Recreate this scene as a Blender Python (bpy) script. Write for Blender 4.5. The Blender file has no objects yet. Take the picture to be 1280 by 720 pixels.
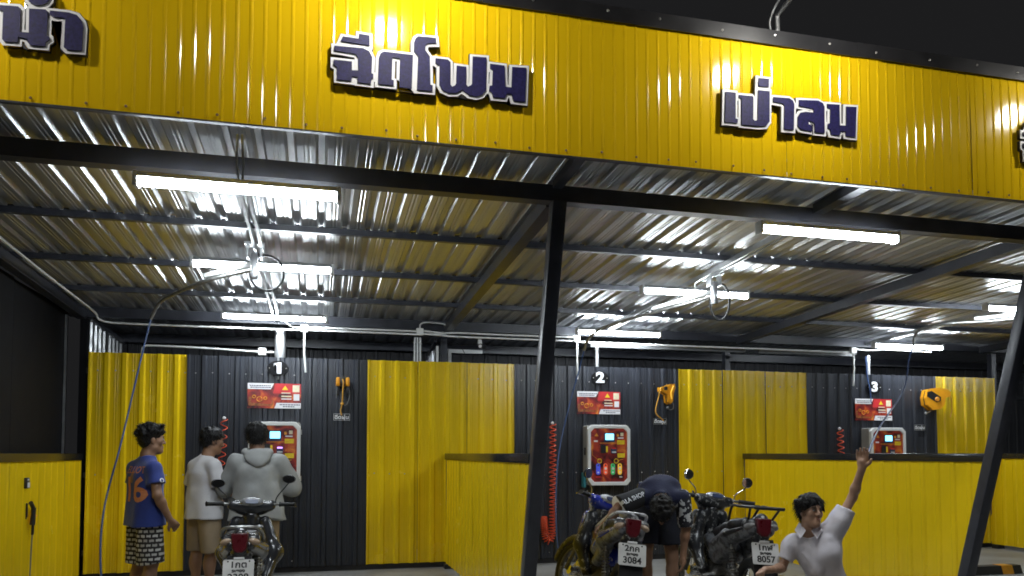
import bpy, bmesh, math, random
import numpy as np
from mathutils import Vector, Matrix, Euler

random.seed(7)
R = math.radians
scene = bpy.context.scene
COL = scene.collection

# ------------------------------------------------------------------ camera, world, exposure
cam_d = bpy.data.cameras.new("camera")
cam_d.sensor_width = 36.0
cam_d.lens = 27.0
cam_d.shift_y = 161.0 / 1280.0
cam_d.clip_end = 600.0
cam = bpy.data.objects.new("camera", cam_d)
COL.objects.link(cam)
cam.location = (0, 0, 1.45)
cam.rotation_euler = (R(90) + math.atan(46 / 960), 0, -R(14.04))
scene.camera = cam

world = bpy.data.worlds.new("World")
scene.world = world
world.use_nodes = True
wn = world.node_tree
for n in list(wn.nodes):
    wn.nodes.remove(n)
w_out = wn.nodes.new("ShaderNodeOutputWorld")
w_bg = wn.nodes.new("ShaderNodeBackground")
w_bg.inputs[0].default_value = (0.0078, 0.0078, 0.0082, 1)      # flat town-glow night sky
w_bg.inputs[1].default_value = 1.0
wn.links.new(w_bg.outputs[0], w_out.inputs[0])

scene.view_settings.view_transform = 'Standard'
scene.view_settings.look = 'None'
scene.view_settings.exposure = 0.60
scene.view_settings.gamma = 1.0
scene.view_settings.use_curve_mapping = False
scene.render.engine = 'CYCLES'
scene.cycles.use_denoising = True
scene.cycles.max_bounces = 8
scene.cycles.sample_clamp_indirect = 6.0
scene.cycles.filter_width = 1.75

TUBE_EMIT = 62.0
FLOOD_EMIT = 188.0

# ------------------------------------------------------------------ materials
MATS = {}

def mat(name, col, rough=0.5, metal=0.0, var=0.12, vscale=6.0, bump=0.0, bscale=80.0, stretch=None,
        emit=0.0, coat=0.0, rvar=0.1, spec=0.5, col2=None, spots=0.0, sheen=0.0, trans=0.0, spotcol=(0.10, 0.09, 0.075), spotpos=0.62):
    if name in MATS:
        return MATS[name]
    m = bpy.data.materials.new(name)
    m.use_nodes = True
    nt = m.node_tree
    b = nt.nodes["Principled BSDF"]
    tc = nt.nodes.new("ShaderNodeTexCoord")
    mp = nt.nodes.new("ShaderNodeMapping")
    if stretch:
        mp.inputs['Scale'].default_value = stretch
    nt.links.new(tc.outputs['Object'], mp.inputs[0])
    nz = nt.nodes.new("ShaderNodeTexNoise")
    nz.inputs['Scale'].default_value = vscale
    nz.inputs['Detail'].default_value = 5
    nt.links.new(mp.outputs[0], nz.inputs['Vector'])
    rp = nt.nodes.new("ShaderNodeValToRGB")
    rp.color_ramp.elements[0].position = 0.3
    rp.color_ramp.elements[1].position = 0.7
    c = np.array(col)
    lo = c * (1 - var) if col2 is None else np.array(col2)
    hi = np.minimum(c * (1 + var * 0.5), 1.0)
    rp.color_ramp.elements[0].color = (*lo, 1)
    rp.color_ramp.elements[1].color = (*hi, 1)
    nt.links.new(nz.outputs[0], rp.inputs[0])
    last = rp.outputs[0]
    if spots > 0:
        n2 = nt.nodes.new("ShaderNodeTexNoise")
        n2.inputs['Scale'].default_value = vscale * 5.3
        n2.inputs['Detail'].default_value = 7
        n2.inputs['Roughness'].default_value = .68
        nt.links.new(mp.outputs[0], n2.inputs['Vector'])
        r2 = nt.nodes.new("ShaderNodeValToRGB")
        r2.color_ramp.elements[0].position = spotpos
        r2.color_ramp.elements[1].position = spotpos + .06
        nt.links.new(n2.outputs[0], r2.inputs[0])
        mx = nt.nodes.new("ShaderNodeMix")
        mx.data_type = 'RGBA'
        mx.blend_type = 'MIX'
        ml = nt.nodes.new("ShaderNodeMath")
        ml.operation = 'MULTIPLY'
        ml.inputs[1].default_value = spots
        nt.links.new(r2.outputs[0], ml.inputs[0])
        nt.links.new(ml.outputs[0], mx.inputs['Factor'])
        nt.links.new(last, mx.inputs['A'])
        mx.inputs['B'].default_value = (*spotcol, 1)
        last = mx.outputs['Result']
    nt.links.new(last, b.inputs['Base Color'])
    b.inputs['Metallic'].default_value = metal
    b.inputs['Specular IOR Level'].default_value = spec
    mr = nt.nodes.new("ShaderNodeMapRange")
    mr.inputs['To Min'].default_value = max(rough - rvar, 0.02)
    mr.inputs['To Max'].default_value = min(rough + rvar, 1.0)
    nt.links.new(nz.outputs[0], mr.inputs[0])
    nt.links.new(mr.outputs[0], b.inputs['Roughness'])
    if coat:
        b.inputs['Coat Weight'].default_value = coat
        b.inputs['Coat Roughness'].default_value = 0.08
    if sheen:
        b.inputs['Sheen Weight'].default_value = sheen
    if bump:
        bz = nt.nodes.new("ShaderNodeTexNoise")
        bz.inputs['Scale'].default_value = bscale
        bz.inputs['Detail'].default_value = 4
        nt.links.new(mp.outputs[0], bz.inputs['Vector'])
        bp = nt.nodes.new("ShaderNodeBump")
        bp.inputs['Strength'].default_value = bump
        bp.inputs['Distance'].default_value = 0.02
        nt.links.new(bz.outputs[0], bp.inputs['Height'])
        nt.links.new(bp.outputs[0], b.inputs['Normal'])
    if emit:
        b.inputs['Emission Color'].default_value = (*col, 1)
        b.inputs['Emission Strength'].default_value = emit
    if trans:
        b.inputs['Transmission Weight'].default_value = trans
    MATS[name] = m
    return m

YEL = (0.85, 0.545, 0.006)
M_fascia = mat("yellow_fascia_paint", YEL, 0.12, var=0.07, vscale=1.8, stretch=(1, 1, .22), bump=.03, bscale=3, rvar=.05)
M_yellow = mat("yellow_wall_paint", (0.84, 0.575, 0.008), 0.25, var=0.05, vscale=2.2, bump=.035, bscale=3, rvar=.07, spots=.22, spotcol=(0.25, 0.18, 0.03), spotpos=.69)
M_black = mat("black_wall_paint", (0.026, 0.029, 0.038), 0.36, var=0.25, vscale=3.0, stretch=(1, 1, .3), bump=.05, bscale=4, rvar=.08, spots=.05)
M_roof = mat("galvalume_roof", (0.62, 0.63, 0.645), 0.36, 0.80, var=0.14, vscale=5.0, stretch=(1, .06, 1), bump=.05, bscale=14, rvar=.08)
M_steel = mat("dark_painted_steel", (0.044, 0.047, 0.060), 0.34, var=0.25, vscale=7, bump=.05, bscale=30, spots=.10)
M_rail = mat("glossy_black_rail", (0.020, 0.021, 0.023), 0.16, var=0.2, vscale=5, rvar=.05)
M_galv = mat("galvanised_steel", (0.55, 0.56, 0.57), 0.36, 0.9, var=.15, vscale=14)
M_white = mat("white_pvc", (0.78, 0.79, 0.78), 0.4, var=.06, vscale=9)
M_flash = mat("black_flashing", (0.020, 0.020, 0.022), 0.33, var=.3, vscale=5, bump=.06, bscale=6, spots=.12)
M_tube = mat("lit_tube_diffuser", (0.86, 0.94, 1.0), 0.4, emit=TUBE_EMIT, var=0)
M_flood = mat("lit_floodlight_glass", (1.0, 0.97, 0.90), 0.4, emit=FLOOD_EMIT, var=0)
M_conc = mat("wet_concrete", (0.34, 0.34, 0.335), 0.55, var=.45, vscale=1.1, bump=.25, bscale=25, rvar=.25, spots=.5)
M_nearblack = mat("near_black_fill", (0.006, 0.006, 0.008), 0.7, var=.2, vscale=2, spec=.2)  # near-black; on the left end sheets it stands for night darkness
M_rear = mat("dark_rear_wall", (0.020, 0.020, 0.024), 0.6, var=.3, vscale=3)
M_screw = mat("zinc_screw", (0.55, 0.53, 0.50), 0.35, 0.8, var=.1)
M_rust = mat("rusty_screw", (0.30, 0.19, 0.11), 0.5, 0.6, var=.2)
M_navy = mat("navy_letter_face", (0.019, 0.016, 0.088), 0.5, var=.45, vscale=70, rvar=.12, bump=.15, bscale=220, spec=.25)
M_side = mat("black_letter_side", (0.016, 0.014, 0.014), 0.45, var=.2)
M_letw = mat("white_letter_edge", (0.82, 0.82, 0.83), 0.4, var=.04)
M_rubber = mat("black_rubber", (0.018, 0.018, 0.018), 0.6, var=.25, vscale=20, bump=.1, bscale=120)
M_plastic = mat("black_plastic", (0.020, 0.020, 0.022), 0.38, var=.25, vscale=14)
M_bluehose = mat("blue_hose", (0.020, 0.055, 0.165), 0.35, var=.15, vscale=20)
M_greyhose = mat("grey_hose", (0.16, 0.165, 0.17), 0.4, var=.15, vscale=20)
M_coil = mat("red_coil_hose", (0.72, 0.085, 0.030), 0.32, var=.12, vscale=20)
M_orange = mat("orange_plastic", (0.85, 0.36, 0.012), 0.36, var=.10, vscale=12)
M_orhose = mat("orange_hose", (0.80, 0.42, 0.06), 0.4, var=.1)
M_cab = mat("grey_cabinet_paint", (0.34, 0.335, 0.315), 0.42, var=.10, vscale=7, spots=.06)
M_frame = mat("white_door_frame", (0.78, 0.785, 0.775), 0.36, var=.06, vscale=9)
M_print = mat("white_print", (0.80, 0.80, 0.82), 0.45, var=.03)
M_ink = mat("dark_ink", (0.06, 0.05, 0.09), 0.5, var=.1)
def fiery_mat():
    m = bpy.data.materials.new("fiery_print")
    m.use_nodes = True
    nt = m.node_tree
    b = nt.nodes["Principled BSDF"]
    tc = nt.nodes.new("ShaderNodeTexCoord")
    nz = nt.nodes.new("ShaderNodeTexNoise")
    nz.inputs['Scale'].default_value = 6.5
    nz.inputs['Detail'].default_value = 3
    nz.inputs['Distortion'].default_value = .8
    nt.links.new(tc.outputs['Object'], nz.inputs['Vector'])
    r = nt.nodes.new("ShaderNodeValToRGB")
    e = r.color_ramp.elements
    e[0].position = .36; e[0].color = (.030, .006, .010, 1)
    e[1].position = .74; e[1].color = (.75, .27, .04, 1)
    k = e.new(.50); k.color = (.26, .018, .018, 1)
    k = e.new(.60); k.color = (.48, .06, .02, 1)
    nt.links.new(nz.outputs[0], r.inputs[0])
    nt.links.new(r.outputs[0], b.inputs['Base Color'])
    b.inputs['Roughness'].default_value = .35
    return m
M_fiery = fiery_mat()
M_disc = mat("matt_black_disc", (0.004, 0.004, 0.005), 0.6, var=.1, spec=.2)
M_redp = mat("red_print", (0.62, 0.030, 0.035), 0.4, var=.25, vscale=9)
M_maroon = mat("maroon_print", (0.36, 0.045, 0.020), 0.4, var=.4, vscale=11, col2=(0.085, 0.010, 0.014))
M_orp = mat("orange_print", (0.85, 0.33, 0.03), 0.4, var=.45, vscale=30)
M_yelp = mat("yellow_print", (0.85, 0.60, 0.02), 0.4, var=.15, vscale=30)
M_cream = mat("cream_print", (0.80, 0.74, 0.52), 0.4, var=.08, vscale=40)
M_screen = mat("lit_screen", (0.25, 0.72, 0.95), 0.2, emit=1.5, var=0)
M_bezel = mat("screen_bezel", (0.035, 0.05, 0.11), 0.3, var=.1)
M_bblue = mat("blue_button", (0.06, 0.08, 0.55), 0.3, var=.1, emit=.35)
M_bred = mat("red_button", (0.80, 0.12, 0.05), 0.3, var=.1, emit=.3)
M_bgreen = mat("green_button", (0.04, 0.40, 0.13), 0.3, var=.1, emit=.3)
M_byel = mat("yellow_button", (0.85, 0.48, 0.04), 0.3, var=.1, emit=.3)
M_glow = mat("violet_slot_light", (0.45, 0.25, 1.0), 0.3, emit=2.0, var=0)
M_skin = mat("skin", (0.285, 0.155, 0.092), 0.5, var=.14, vscale=12, bump=.05, bscale=160)
M_skin2 = mat("tan_skin", (0.42, 0.245, 0.160), 0.48, var=.12, vscale=12, bump=.05, bscale=160)
M_hair = mat("black_hair", (0.008, 0.007, 0.007), 0.5, var=.4, vscale=60, bump=.35, bscale=110, stretch=(1.6, 1.6, .5), spec=.3)
M_eye = mat("eye_white", (0.42, 0.40, 0.38), 0.25, var=.03)
M_iris = mat("dark_iris", (0.02, 0.012, 0.01), 0.2, var=.1)
M_lips = mat("lip", (0.33, 0.13, 0.10), 0.45, var=.1)
M_jersey = mat("blue_jersey_cloth", (0.018, 0.040, 0.235), 0.75, var=.18, vscale=7, bump=.15, bscale=60, sheen=.2)
M_tee = mat("white_tee_cloth", (0.60, 0.585, 0.59), 0.85, var=.10, vscale=6, bump=.07, bscale=50)
M_shirt = mat("white_school_shirt_cloth", (0.70, 0.67, 0.72), 0.8, var=.10, vscale=6, bump=.07, bscale=50)
M_hood = mat("grey_hoodie_cloth", (0.33, 0.335, 0.325), 0.9, var=.14, vscale=10, bump=.07, bscale=70)
M_khaki = mat("khaki_cloth", (0.30, 0.225, 0.140), 0.85, var=.14, vscale=8, bump=.07, bscale=60)
M_darkcl = mat("dark_navy_cloth", (0.012, 0.013, 0.022), 0.85, var=.25, vscale=8, bump=.2, bscale=60)
M_navycl = mat("navy_shirt_cloth", (0.013, 0.016, 0.050), 0.8, var=.2, vscale=8, bump=.2, bscale=60)
M_slv = mat("black_sleeve_cloth", (0.014, 0.014, 0.016), 0.8, var=.2, vscale=8)
M_numor = mat("orange_number_print", (0.66, 0.24, 0.10), 0.6, var=.15, vscale=40)
M_chrome = mat("chrome", (0.75, 0.75, 0.76), 0.14, 1.0, var=.1, rvar=.05)
M_alu = mat("dirty_aluminium", (0.36, 0.36, 0.35), 0.42, 0.85, var=.35, vscale=22, rvar=.15, bump=.2, bscale=60)
M_seat = mat("black_vinyl_seat", (0.018, 0.018, 0.019), 0.42, var=.2, vscale=20, bump=.1, bscale=150)
M_tail = mat("red_tail_lens", (0.095, 0.007, 0.012), 0.3, var=.25, vscale=30)
M_amber = mat("clear_amber_lens", (0.40, 0.29, 0.20), 0.25, var=.2, vscale=30)
M_clear = mat("grey_clear_lens", (0.22, 0.215, 0.21), 0.22, var=.3, vscale=30)
M_plate = mat("number_plate_white", (0.72, 0.72, 0.70), 0.4, var=.10, vscale=12, spots=.15)
M_plateink = mat("number_plate_black", (0.015, 0.015, 0.015), 0.5, var=.1)
M_bkdark = mat("charcoal_bike_paint", (0.030, 0.031, 0.035), 0.22, var=.2, vscale=9, coat=.6, spots=.12)
M_bkblue = mat("blue_bike_paint", (0.025, 0.045, 0.42), 0.20, var=.15, vscale=2.6, stretch=(1.6, .7, 1), coat=.7, spots=.75, spotcol=(0.55, 0.54, 0.50), spotpos=.555)
M_bkwhite = mat("white_bike_paint", (0.62, 0.63, 0.66), 0.25, var=.12, vscale=2.6, coat=.6, spots=.8, spotcol=(0.06, 0.055, 0.05), spotpos=.53)
M_bksilver = mat("silver_bike_paint", (0.33, 0.33, 0.34), 0.26, 0.5, var=.25, vscale=14, coat=.5, spots=.25)
M_foamdark = mat("soapy_black_paint", (0.020, 0.021, 0.024), 0.34, var=.2, vscale=3.4, stretch=(1.6, .7, 1), coat=.15, spots=.75, spotcol=(0.50, 0.50, 0.48), spotpos=.555)
M_foamsilver = mat("soapy_silver_paint", (0.17, 0.175, 0.19), 0.35, 0.0, var=.3, vscale=3.4, coat=.1, spots=.85, spotcol=(0.03, 0.03, 0.028), spotpos=.49)
M_foamalu = mat("soapy_aluminium", (0.13, 0.125, 0.115), 0.45, 0.1, var=.4, vscale=4.0, spots=.8, spotcol=(0.5, 0.48, 0.42), spotpos=.57)
M_glass = mat("mirror_glass", (0.8, 0.8, 0.82), 0.05, 1.0, var=.02, rvar=.02)
M_hazard = mat("orange_kerb_paint", (0.75, 0.33, 0.02), 0.5, var=.2, vscale=12, spots=.3)
M_teal = mat("teal_plastic", (0.03, 0.20, 0.24), 0.4, var=.1)

def checker_mat():
    m = bpy.data.materials.new("checked_shorts_cloth")
    m.use_nodes = True
    nt = m.node_tree
    b = nt.nodes["Principled BSDF"]
    tc = nt.nodes.new("ShaderNodeTexCoord")
    sep = nt.nodes.new("ShaderNodeSeparateXYZ")
    nt.links.new(tc.outputs['Object'], sep.inputs[0])
    add = nt.nodes.new("ShaderNodeMath"); add.operation = 'ADD'
    nt.links.new(sep.outputs['X'], add.inputs[0]); nt.links.new(sep.outputs['Y'], add.inputs[1])
    cmb = nt.nodes.new("ShaderNodeCombineXYZ")
    nt.links.new(add.outputs[0], cmb.inputs[0]); nt.links.new(sep.outputs['Z'], cmb.inputs[1])
    br = nt.nodes.new("ShaderNodeTexBrick")
    br.offset = 0.5
    br.inputs['Scale'].default_value = 1.0
    br.inputs['Color1'].default_value = (0.55, 0.53, 0.50, 1)
    br.inputs['Color2'].default_value = (0.25, 0.23, 0.20, 1)
    br.inputs['Mortar'].default_value = (0.018, 0.014, 0.014, 1)
    br.inputs['Mortar Size'].default_value = 0.0125
    br.inputs['Brick Width'].default_value = 0.066
    br.inputs['Row Height'].default_value = 0.040
    br.inputs['Mortar Smooth'].default_value = 0.5
    br.inputs['Bias'].default_value = -.2
    nz = nt.nodes.new("ShaderNodeTexNoise"); nz.inputs['Scale'].default_value = 38
    nt.links.new(tc.outputs['Object'], nz.inputs['Vector'])
    vm = nt.nodes.new("ShaderNodeVectorMath"); vm.operation = 'MULTIPLY_ADD'
    vm.inputs[1].default_value = (.018, .014, 0)
    nt.links.new(nz.outputs['Color'], vm.inputs[0]); nt.links.new(cmb.outputs[0], vm.inputs[2])
    nt.links.new(vm.outputs[0], br.inputs['Vector'])
    nt.links.new(br.outputs[0], b.inputs['Base Color'])
    b.inputs['Roughness'].default_value = 0.85
    return m
M_check = checker_mat()

def camo_mat():
    m = bpy.data.materials.new("patterned_sleeve_cloth")
    m.use_nodes = True
    nt = m.node_tree
    b = nt.nodes["Principled BSDF"]
    tc = nt.nodes.new("ShaderNodeTexCoord")
    v = nt.nodes.new("ShaderNodeTexNoise")
    v.inputs['Scale'].default_value = 26
    v.inputs['Detail'].default_value = 1
    nt.links.new(tc.outputs['Object'], v.inputs['Vector'])
    r = nt.nodes.new("ShaderNodeValToRGB")
    r.color_ramp.interpolation = 'CONSTANT'
    r.color_ramp.elements[0].color = (0.014, 0.014, 0.020, 1)
    r.color_ramp.elements[1].position = 0.56
    r.color_ramp.elements[1].color = (0.5, 0.5, 0.5, 1)
    nt.links.new(v.outputs[0], r.inputs[0])
    nt.links.new(r.outputs[0], b.inputs['Base Color'])
    b.inputs['Roughness'].default_value = 0.8
    return m
M_camo = camo_mat()

# ------------------------------------------------------------------ helpers
def link(name, me, m, parent=None, smooth=None):
    o = bpy.data.objects.new(name, me)
    if m is not None and len(me.materials) == 0:
        me.materials.append(m)
    COL.objects.link(o)
    if parent is not None:
        o.parent = parent
    if smooth is not None and len(me.polygons):
        me.polygons.foreach_set('use_smooth', [True] * len(me.polygons))
        if smooth < 180:
            me.set_sharp_from_angle(angle=R(smooth))
    return o

def thing(name, label, cat, loc=(0, 0, 0), rotz=0.0, group=None):
    o = bpy.data.objects.new(name, None)
    COL.objects.link(o)
    o.empty_display_size = 0.1
    o.location = loc
    o.rotation_euler = (0, 0, rotz)
    o['label'] = label
    o['category'] = cat
    if group:
        o['group'] = group
    return o

def tag(o, label, cat, group=None):
    o['label'] = label
    o['category'] = cat
    if group:
        o['group'] = group
    return o

def structure(o):
    o['kind'] = 'structure'
    return o

def stuff(o):
    o['kind'] = 'stuff'
    return o

class MB:
    def __init__(self):
        self.bm = bmesh.new()

    def box(self, c, s, rot=None, bev=0.0, seg=2):
        M = Matrix.Translation(Vector(c))
        if rot is not None:
            M = M @ (rot if isinstance(rot, Matrix) else Euler(rot).to_matrix().to_4x4())
        M = M @ Matrix.Diagonal((*s, 1))
        g = bmesh.ops.create_cube(self.bm, size=1.0, matrix=M)
        if bev > 0:
            es = list({e for v in g['verts'] for e in v.link_edges})
            bmesh.ops.bevel(self.bm, geom=es, offset=bev, segments=seg, affect='EDGES', profile=0.5)
        return self

    def tube(self, pts, r, n=8, caps=True):
        pts = [Vector(p) for p in pts]
        rs = r if isinstance(r, (list, tuple)) else [r] * len(pts)
        T = []
        for i in range(len(pts)):
            a = pts[max(i - 1, 0)]
            b = pts[min(i + 1, len(pts) - 1)]
            T.append((b - a).normalized())
        ref = Vector((0, 0, 1)) if abs(T[0].z) < 0.9 else Vector((1, 0, 0))
        u = T[0].cross(ref).normalized()
        rings = []
        for i, p in enumerate(pts):
            if i:
                q = T[i - 1].rotation_difference(T[i])
                u = (q @ u).normalized()
            v = T[i].cross(u)
            rings.append([self.bm.verts.new(p + (u * math.cos(2 * math.pi * k / n) + v * math.sin(2 * math.pi * k / n)) * rs[i]) for k in range(n)])
        for a, b in zip(rings[:-1], rings[1:]):
            for k in range(n):
                self.bm.faces.new((a[k], a[(k + 1) % n], b[(k + 1) % n], b[k]))
        if caps:
            self.bm.faces.new(rings[0][::-1])
            self.bm.faces.new(rings[-1])
        return self

    def lathe(self, prof, M=None, n=20, close=False):
        M = M or Matrix()
        rings = []
        for (r, z) in prof:
            if r < 1e-6:
                rings.append([self.bm.verts.new(M @ Vector((0, 0, z)))])
            else:
                rings.append([self.bm.verts.new(M @ Vector((r * math.cos(2 * math.pi * k / n), r * math.sin(2 * math.pi * k / n), z))) for k in range(n)])
        prs = list(zip(rings[:-1], rings[1:]))
        if close:
            prs.append((rings[-1], rings[0]))
        for a, b in prs:
            for k in range(n):
                k2 = (k + 1) % n
                if len(a) == 1 and len(b) == 1:
                    continue
                if len(a) == 1:
                    self.bm.faces.new((a[0], b[k2], b[k]))
                elif len(b) == 1:
                    self.bm.faces.new((a[k], a[k2], b[0]))
                else:
                    self.bm.faces.new((a[k], a[k2], b[k2], b[k]))
        return self

    def prism(self, poly, depth, M=None):
        """poly in local xy, extruded from z=0 to z=depth, then placed by M"""
        M = M or Matrix()
        a = [self.bm.verts.new(M @ Vector((x, y, 0))) for x, y in poly]
        b = [self.bm.verts.new(M @ Vector((x, y, depth))) for x, y in poly]
        n = len(poly)
        f1 = self.bm.faces.new(a[::-1])
        f2 = self.bm.faces.new(b)
        for k in range(n):
            self.bm.faces.new((a[k], a[(k + 1) % n], b[(k + 1) % n], b[k]))
        bmesh.ops.triangulate(self.bm, faces=[f for f in (f1, f2) if len(f.verts) > 4])
        return self

    def ball(self, c, r, n=12, rot=None):
        r = r if isinstance(r, (list, tuple)) else (r, r, r)
        M = Matrix.Translation(Vector(c))
        if rot is not None:
            M = M @ (rot if isinstance(rot, Matrix) else Euler(rot).to_matrix().to_4x4())
        M = M @ Matrix.Diagonal((*r, 1))
        bmesh.ops.create_uvsphere(self.bm, u_segments=n, v_segments=max(6, n // 2), radius=1.0, matrix=M)
        return self

    def done(self, name, m, parent=None, smooth=None, xf=None):
        if xf is not None:
            self.bm.transform(xf)
        bmesh.ops.recalc_face_normals(self.bm, faces=self.bm.faces[:])
        me = bpy.data.meshes.new(name)
        self.bm.to_mesh(me)
        self.bm.free()
        return link(name, me, m, parent, smooth)

# frame whose local xy lies in a vertical plane facing -Y (x right, y up, z toward viewer)
def wallM(x, y, z):
    return Matrix.Translation((x, y, z)) @ Matrix(((1, 0, 0, 0), (0, 0, -1, 0), (0, 1, 0, 0), (0, 0, 0, 1)))

def rrect(w, h, r, n=4):
    out = []
    for cx, cy, a0 in ((w / 2 - r, h / 2 - r, 0), (-w / 2 + r, h / 2 - r, 90), (-w / 2 + r, -h / 2 + r, 180), (w / 2 - r, -h / 2 + r, 270)):
        for k in range(n + 1):
            a = R(a0 + 90 * k / n)
            out.append((cx + r * math.cos(a), cy + r * math.sin(a)))
    return out

def smoothpath(pts, sub=6):
    """Catmull-Rom through the points"""
    P = [Vector(p) for p in pts]
    P = [P[0] * 2 - P[1]] + P + [P[-1] * 2 - P[-2]]
    out = []
    for i in range(1, len(P) - 2):
        for k in range(sub):
            t = k / sub
            a, b, c, d = P[i - 1], P[i], P[i + 1], P[i + 2]
            out.append(0.5 * ((2 * b) + (c - a) * t + (2 * a - 5 * b + 4 * c - d) * t * t + (3 * b - a - 3 * c + d) * t ** 3))
    out.append(P[-2])
    return out

def text_mesh(body, size, extrude=0.001, align='CENTER', bold=0.0, sx=1.0):
    cu = bpy.data.curves.new("lettering", 'FONT')
    cu.body = body
    cu.size = size
    cu.extrude = extrude
    cu.offset = bold
    cu.align_x = align
    cu.align_y = 'CENTER'
    cu.resolution_u = 3
    ob = bpy.data.objects.new("lettering", cu)
    me = bpy.data.meshes.new_from_object(ob)
    bpy.data.objects.remove(ob)
    if sx != 1.0:
        me.transform(Matrix.Diagonal((sx, 1, 1, 1)))
    return me

def text(body, size, M, m, parent=None, name="lettering", **kw):
    me = text_mesh(body, size, **kw)
    me.transform(M)
    return link(name, me, m, parent)

# ---- corrugated sheets
def profile(width, kind):
    pts = []
    if kind == 'roof':
        p, base = 0.19, [(-.020, 1), (.020, 1), (.038, 0), (.078, 0), (.083, .12), (.091, .12), (.096, 0), (.106, 0), (.111, .12), (.119, .12), (.124, 0)]
        base = base + [(p - .038, 0)]
    elif kind == 'mini':
        p, base = 0.076, [(0, 0), (.036, 0), (.041, .7), (.048, 1), (.055, .7), (.060, 0)]
    n = int(math.ceil(width / p)) + 1
    for k in range(-1, n + 1):
        for x, h in base:
            pts.append((k * p + x, h))
    pts.sort()
    out = []
    def lerp(x):
        for (a, ha), (b, hb) in zip(pts[:-1], pts[1:]):
            if a <= x <= b:
                return ha + (hb - ha) * ((x - a) / (b - a) if b > a else 0)
        return 0
    out.append((0.0, lerp(0.0)))
    out += [(x, h) for x, h in pts if 1e-4 < x < width - 1e-4]
    out.append((width, lerp(width)))
    return out

def sheet(name, m, parent, origin, ux, ul, un, width, length, kind, height, wave=0.0, nseg=1):
    """a thin profiled metal sheet: ux across the ribs, ul along them, un the side the ribs stand out to"""
    o, ux, ul, un = Vector(origin), Vector(ux), Vector(ul), Vector(un)
    pr = profile(width, kind)
    n = len(pr)
    V, F = [], []
    th = 0.0012
    ph = random.uniform(0, 6)
    for side in (0, 1):
        for j in range(nseg + 1):
            t = length * j / nseg
            for x, h in pr:
                w = wave * math.sin(3.1 * t + ph) * math.sin(2.3 * x + ph * 2) if wave else 0
                V.append(o + ux * x + ul * t + un * (h * height - side * th + w))
    st = n * (nseg + 1)
    for j in range(nseg):
        for i in range(n - 1):
            a = j * n + i
            F.append((a, a + 1, a + 1 + n, a + n))
            b = a + st
            F.append((b, b + n, b + n + 1, b + 1))
    for i in range(n - 1):
        F.append((i + 1, i, i + st, i + 1 + st))
        a = nseg * n + i
        F.append((a, a + 1, a + 1 + st, a + st))
    me = bpy.data.meshes.new(name)
    me.from_pydata([tuple(v) for v in V], [], F)
    me.update()
    return link(name, me, m, parent)

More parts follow.
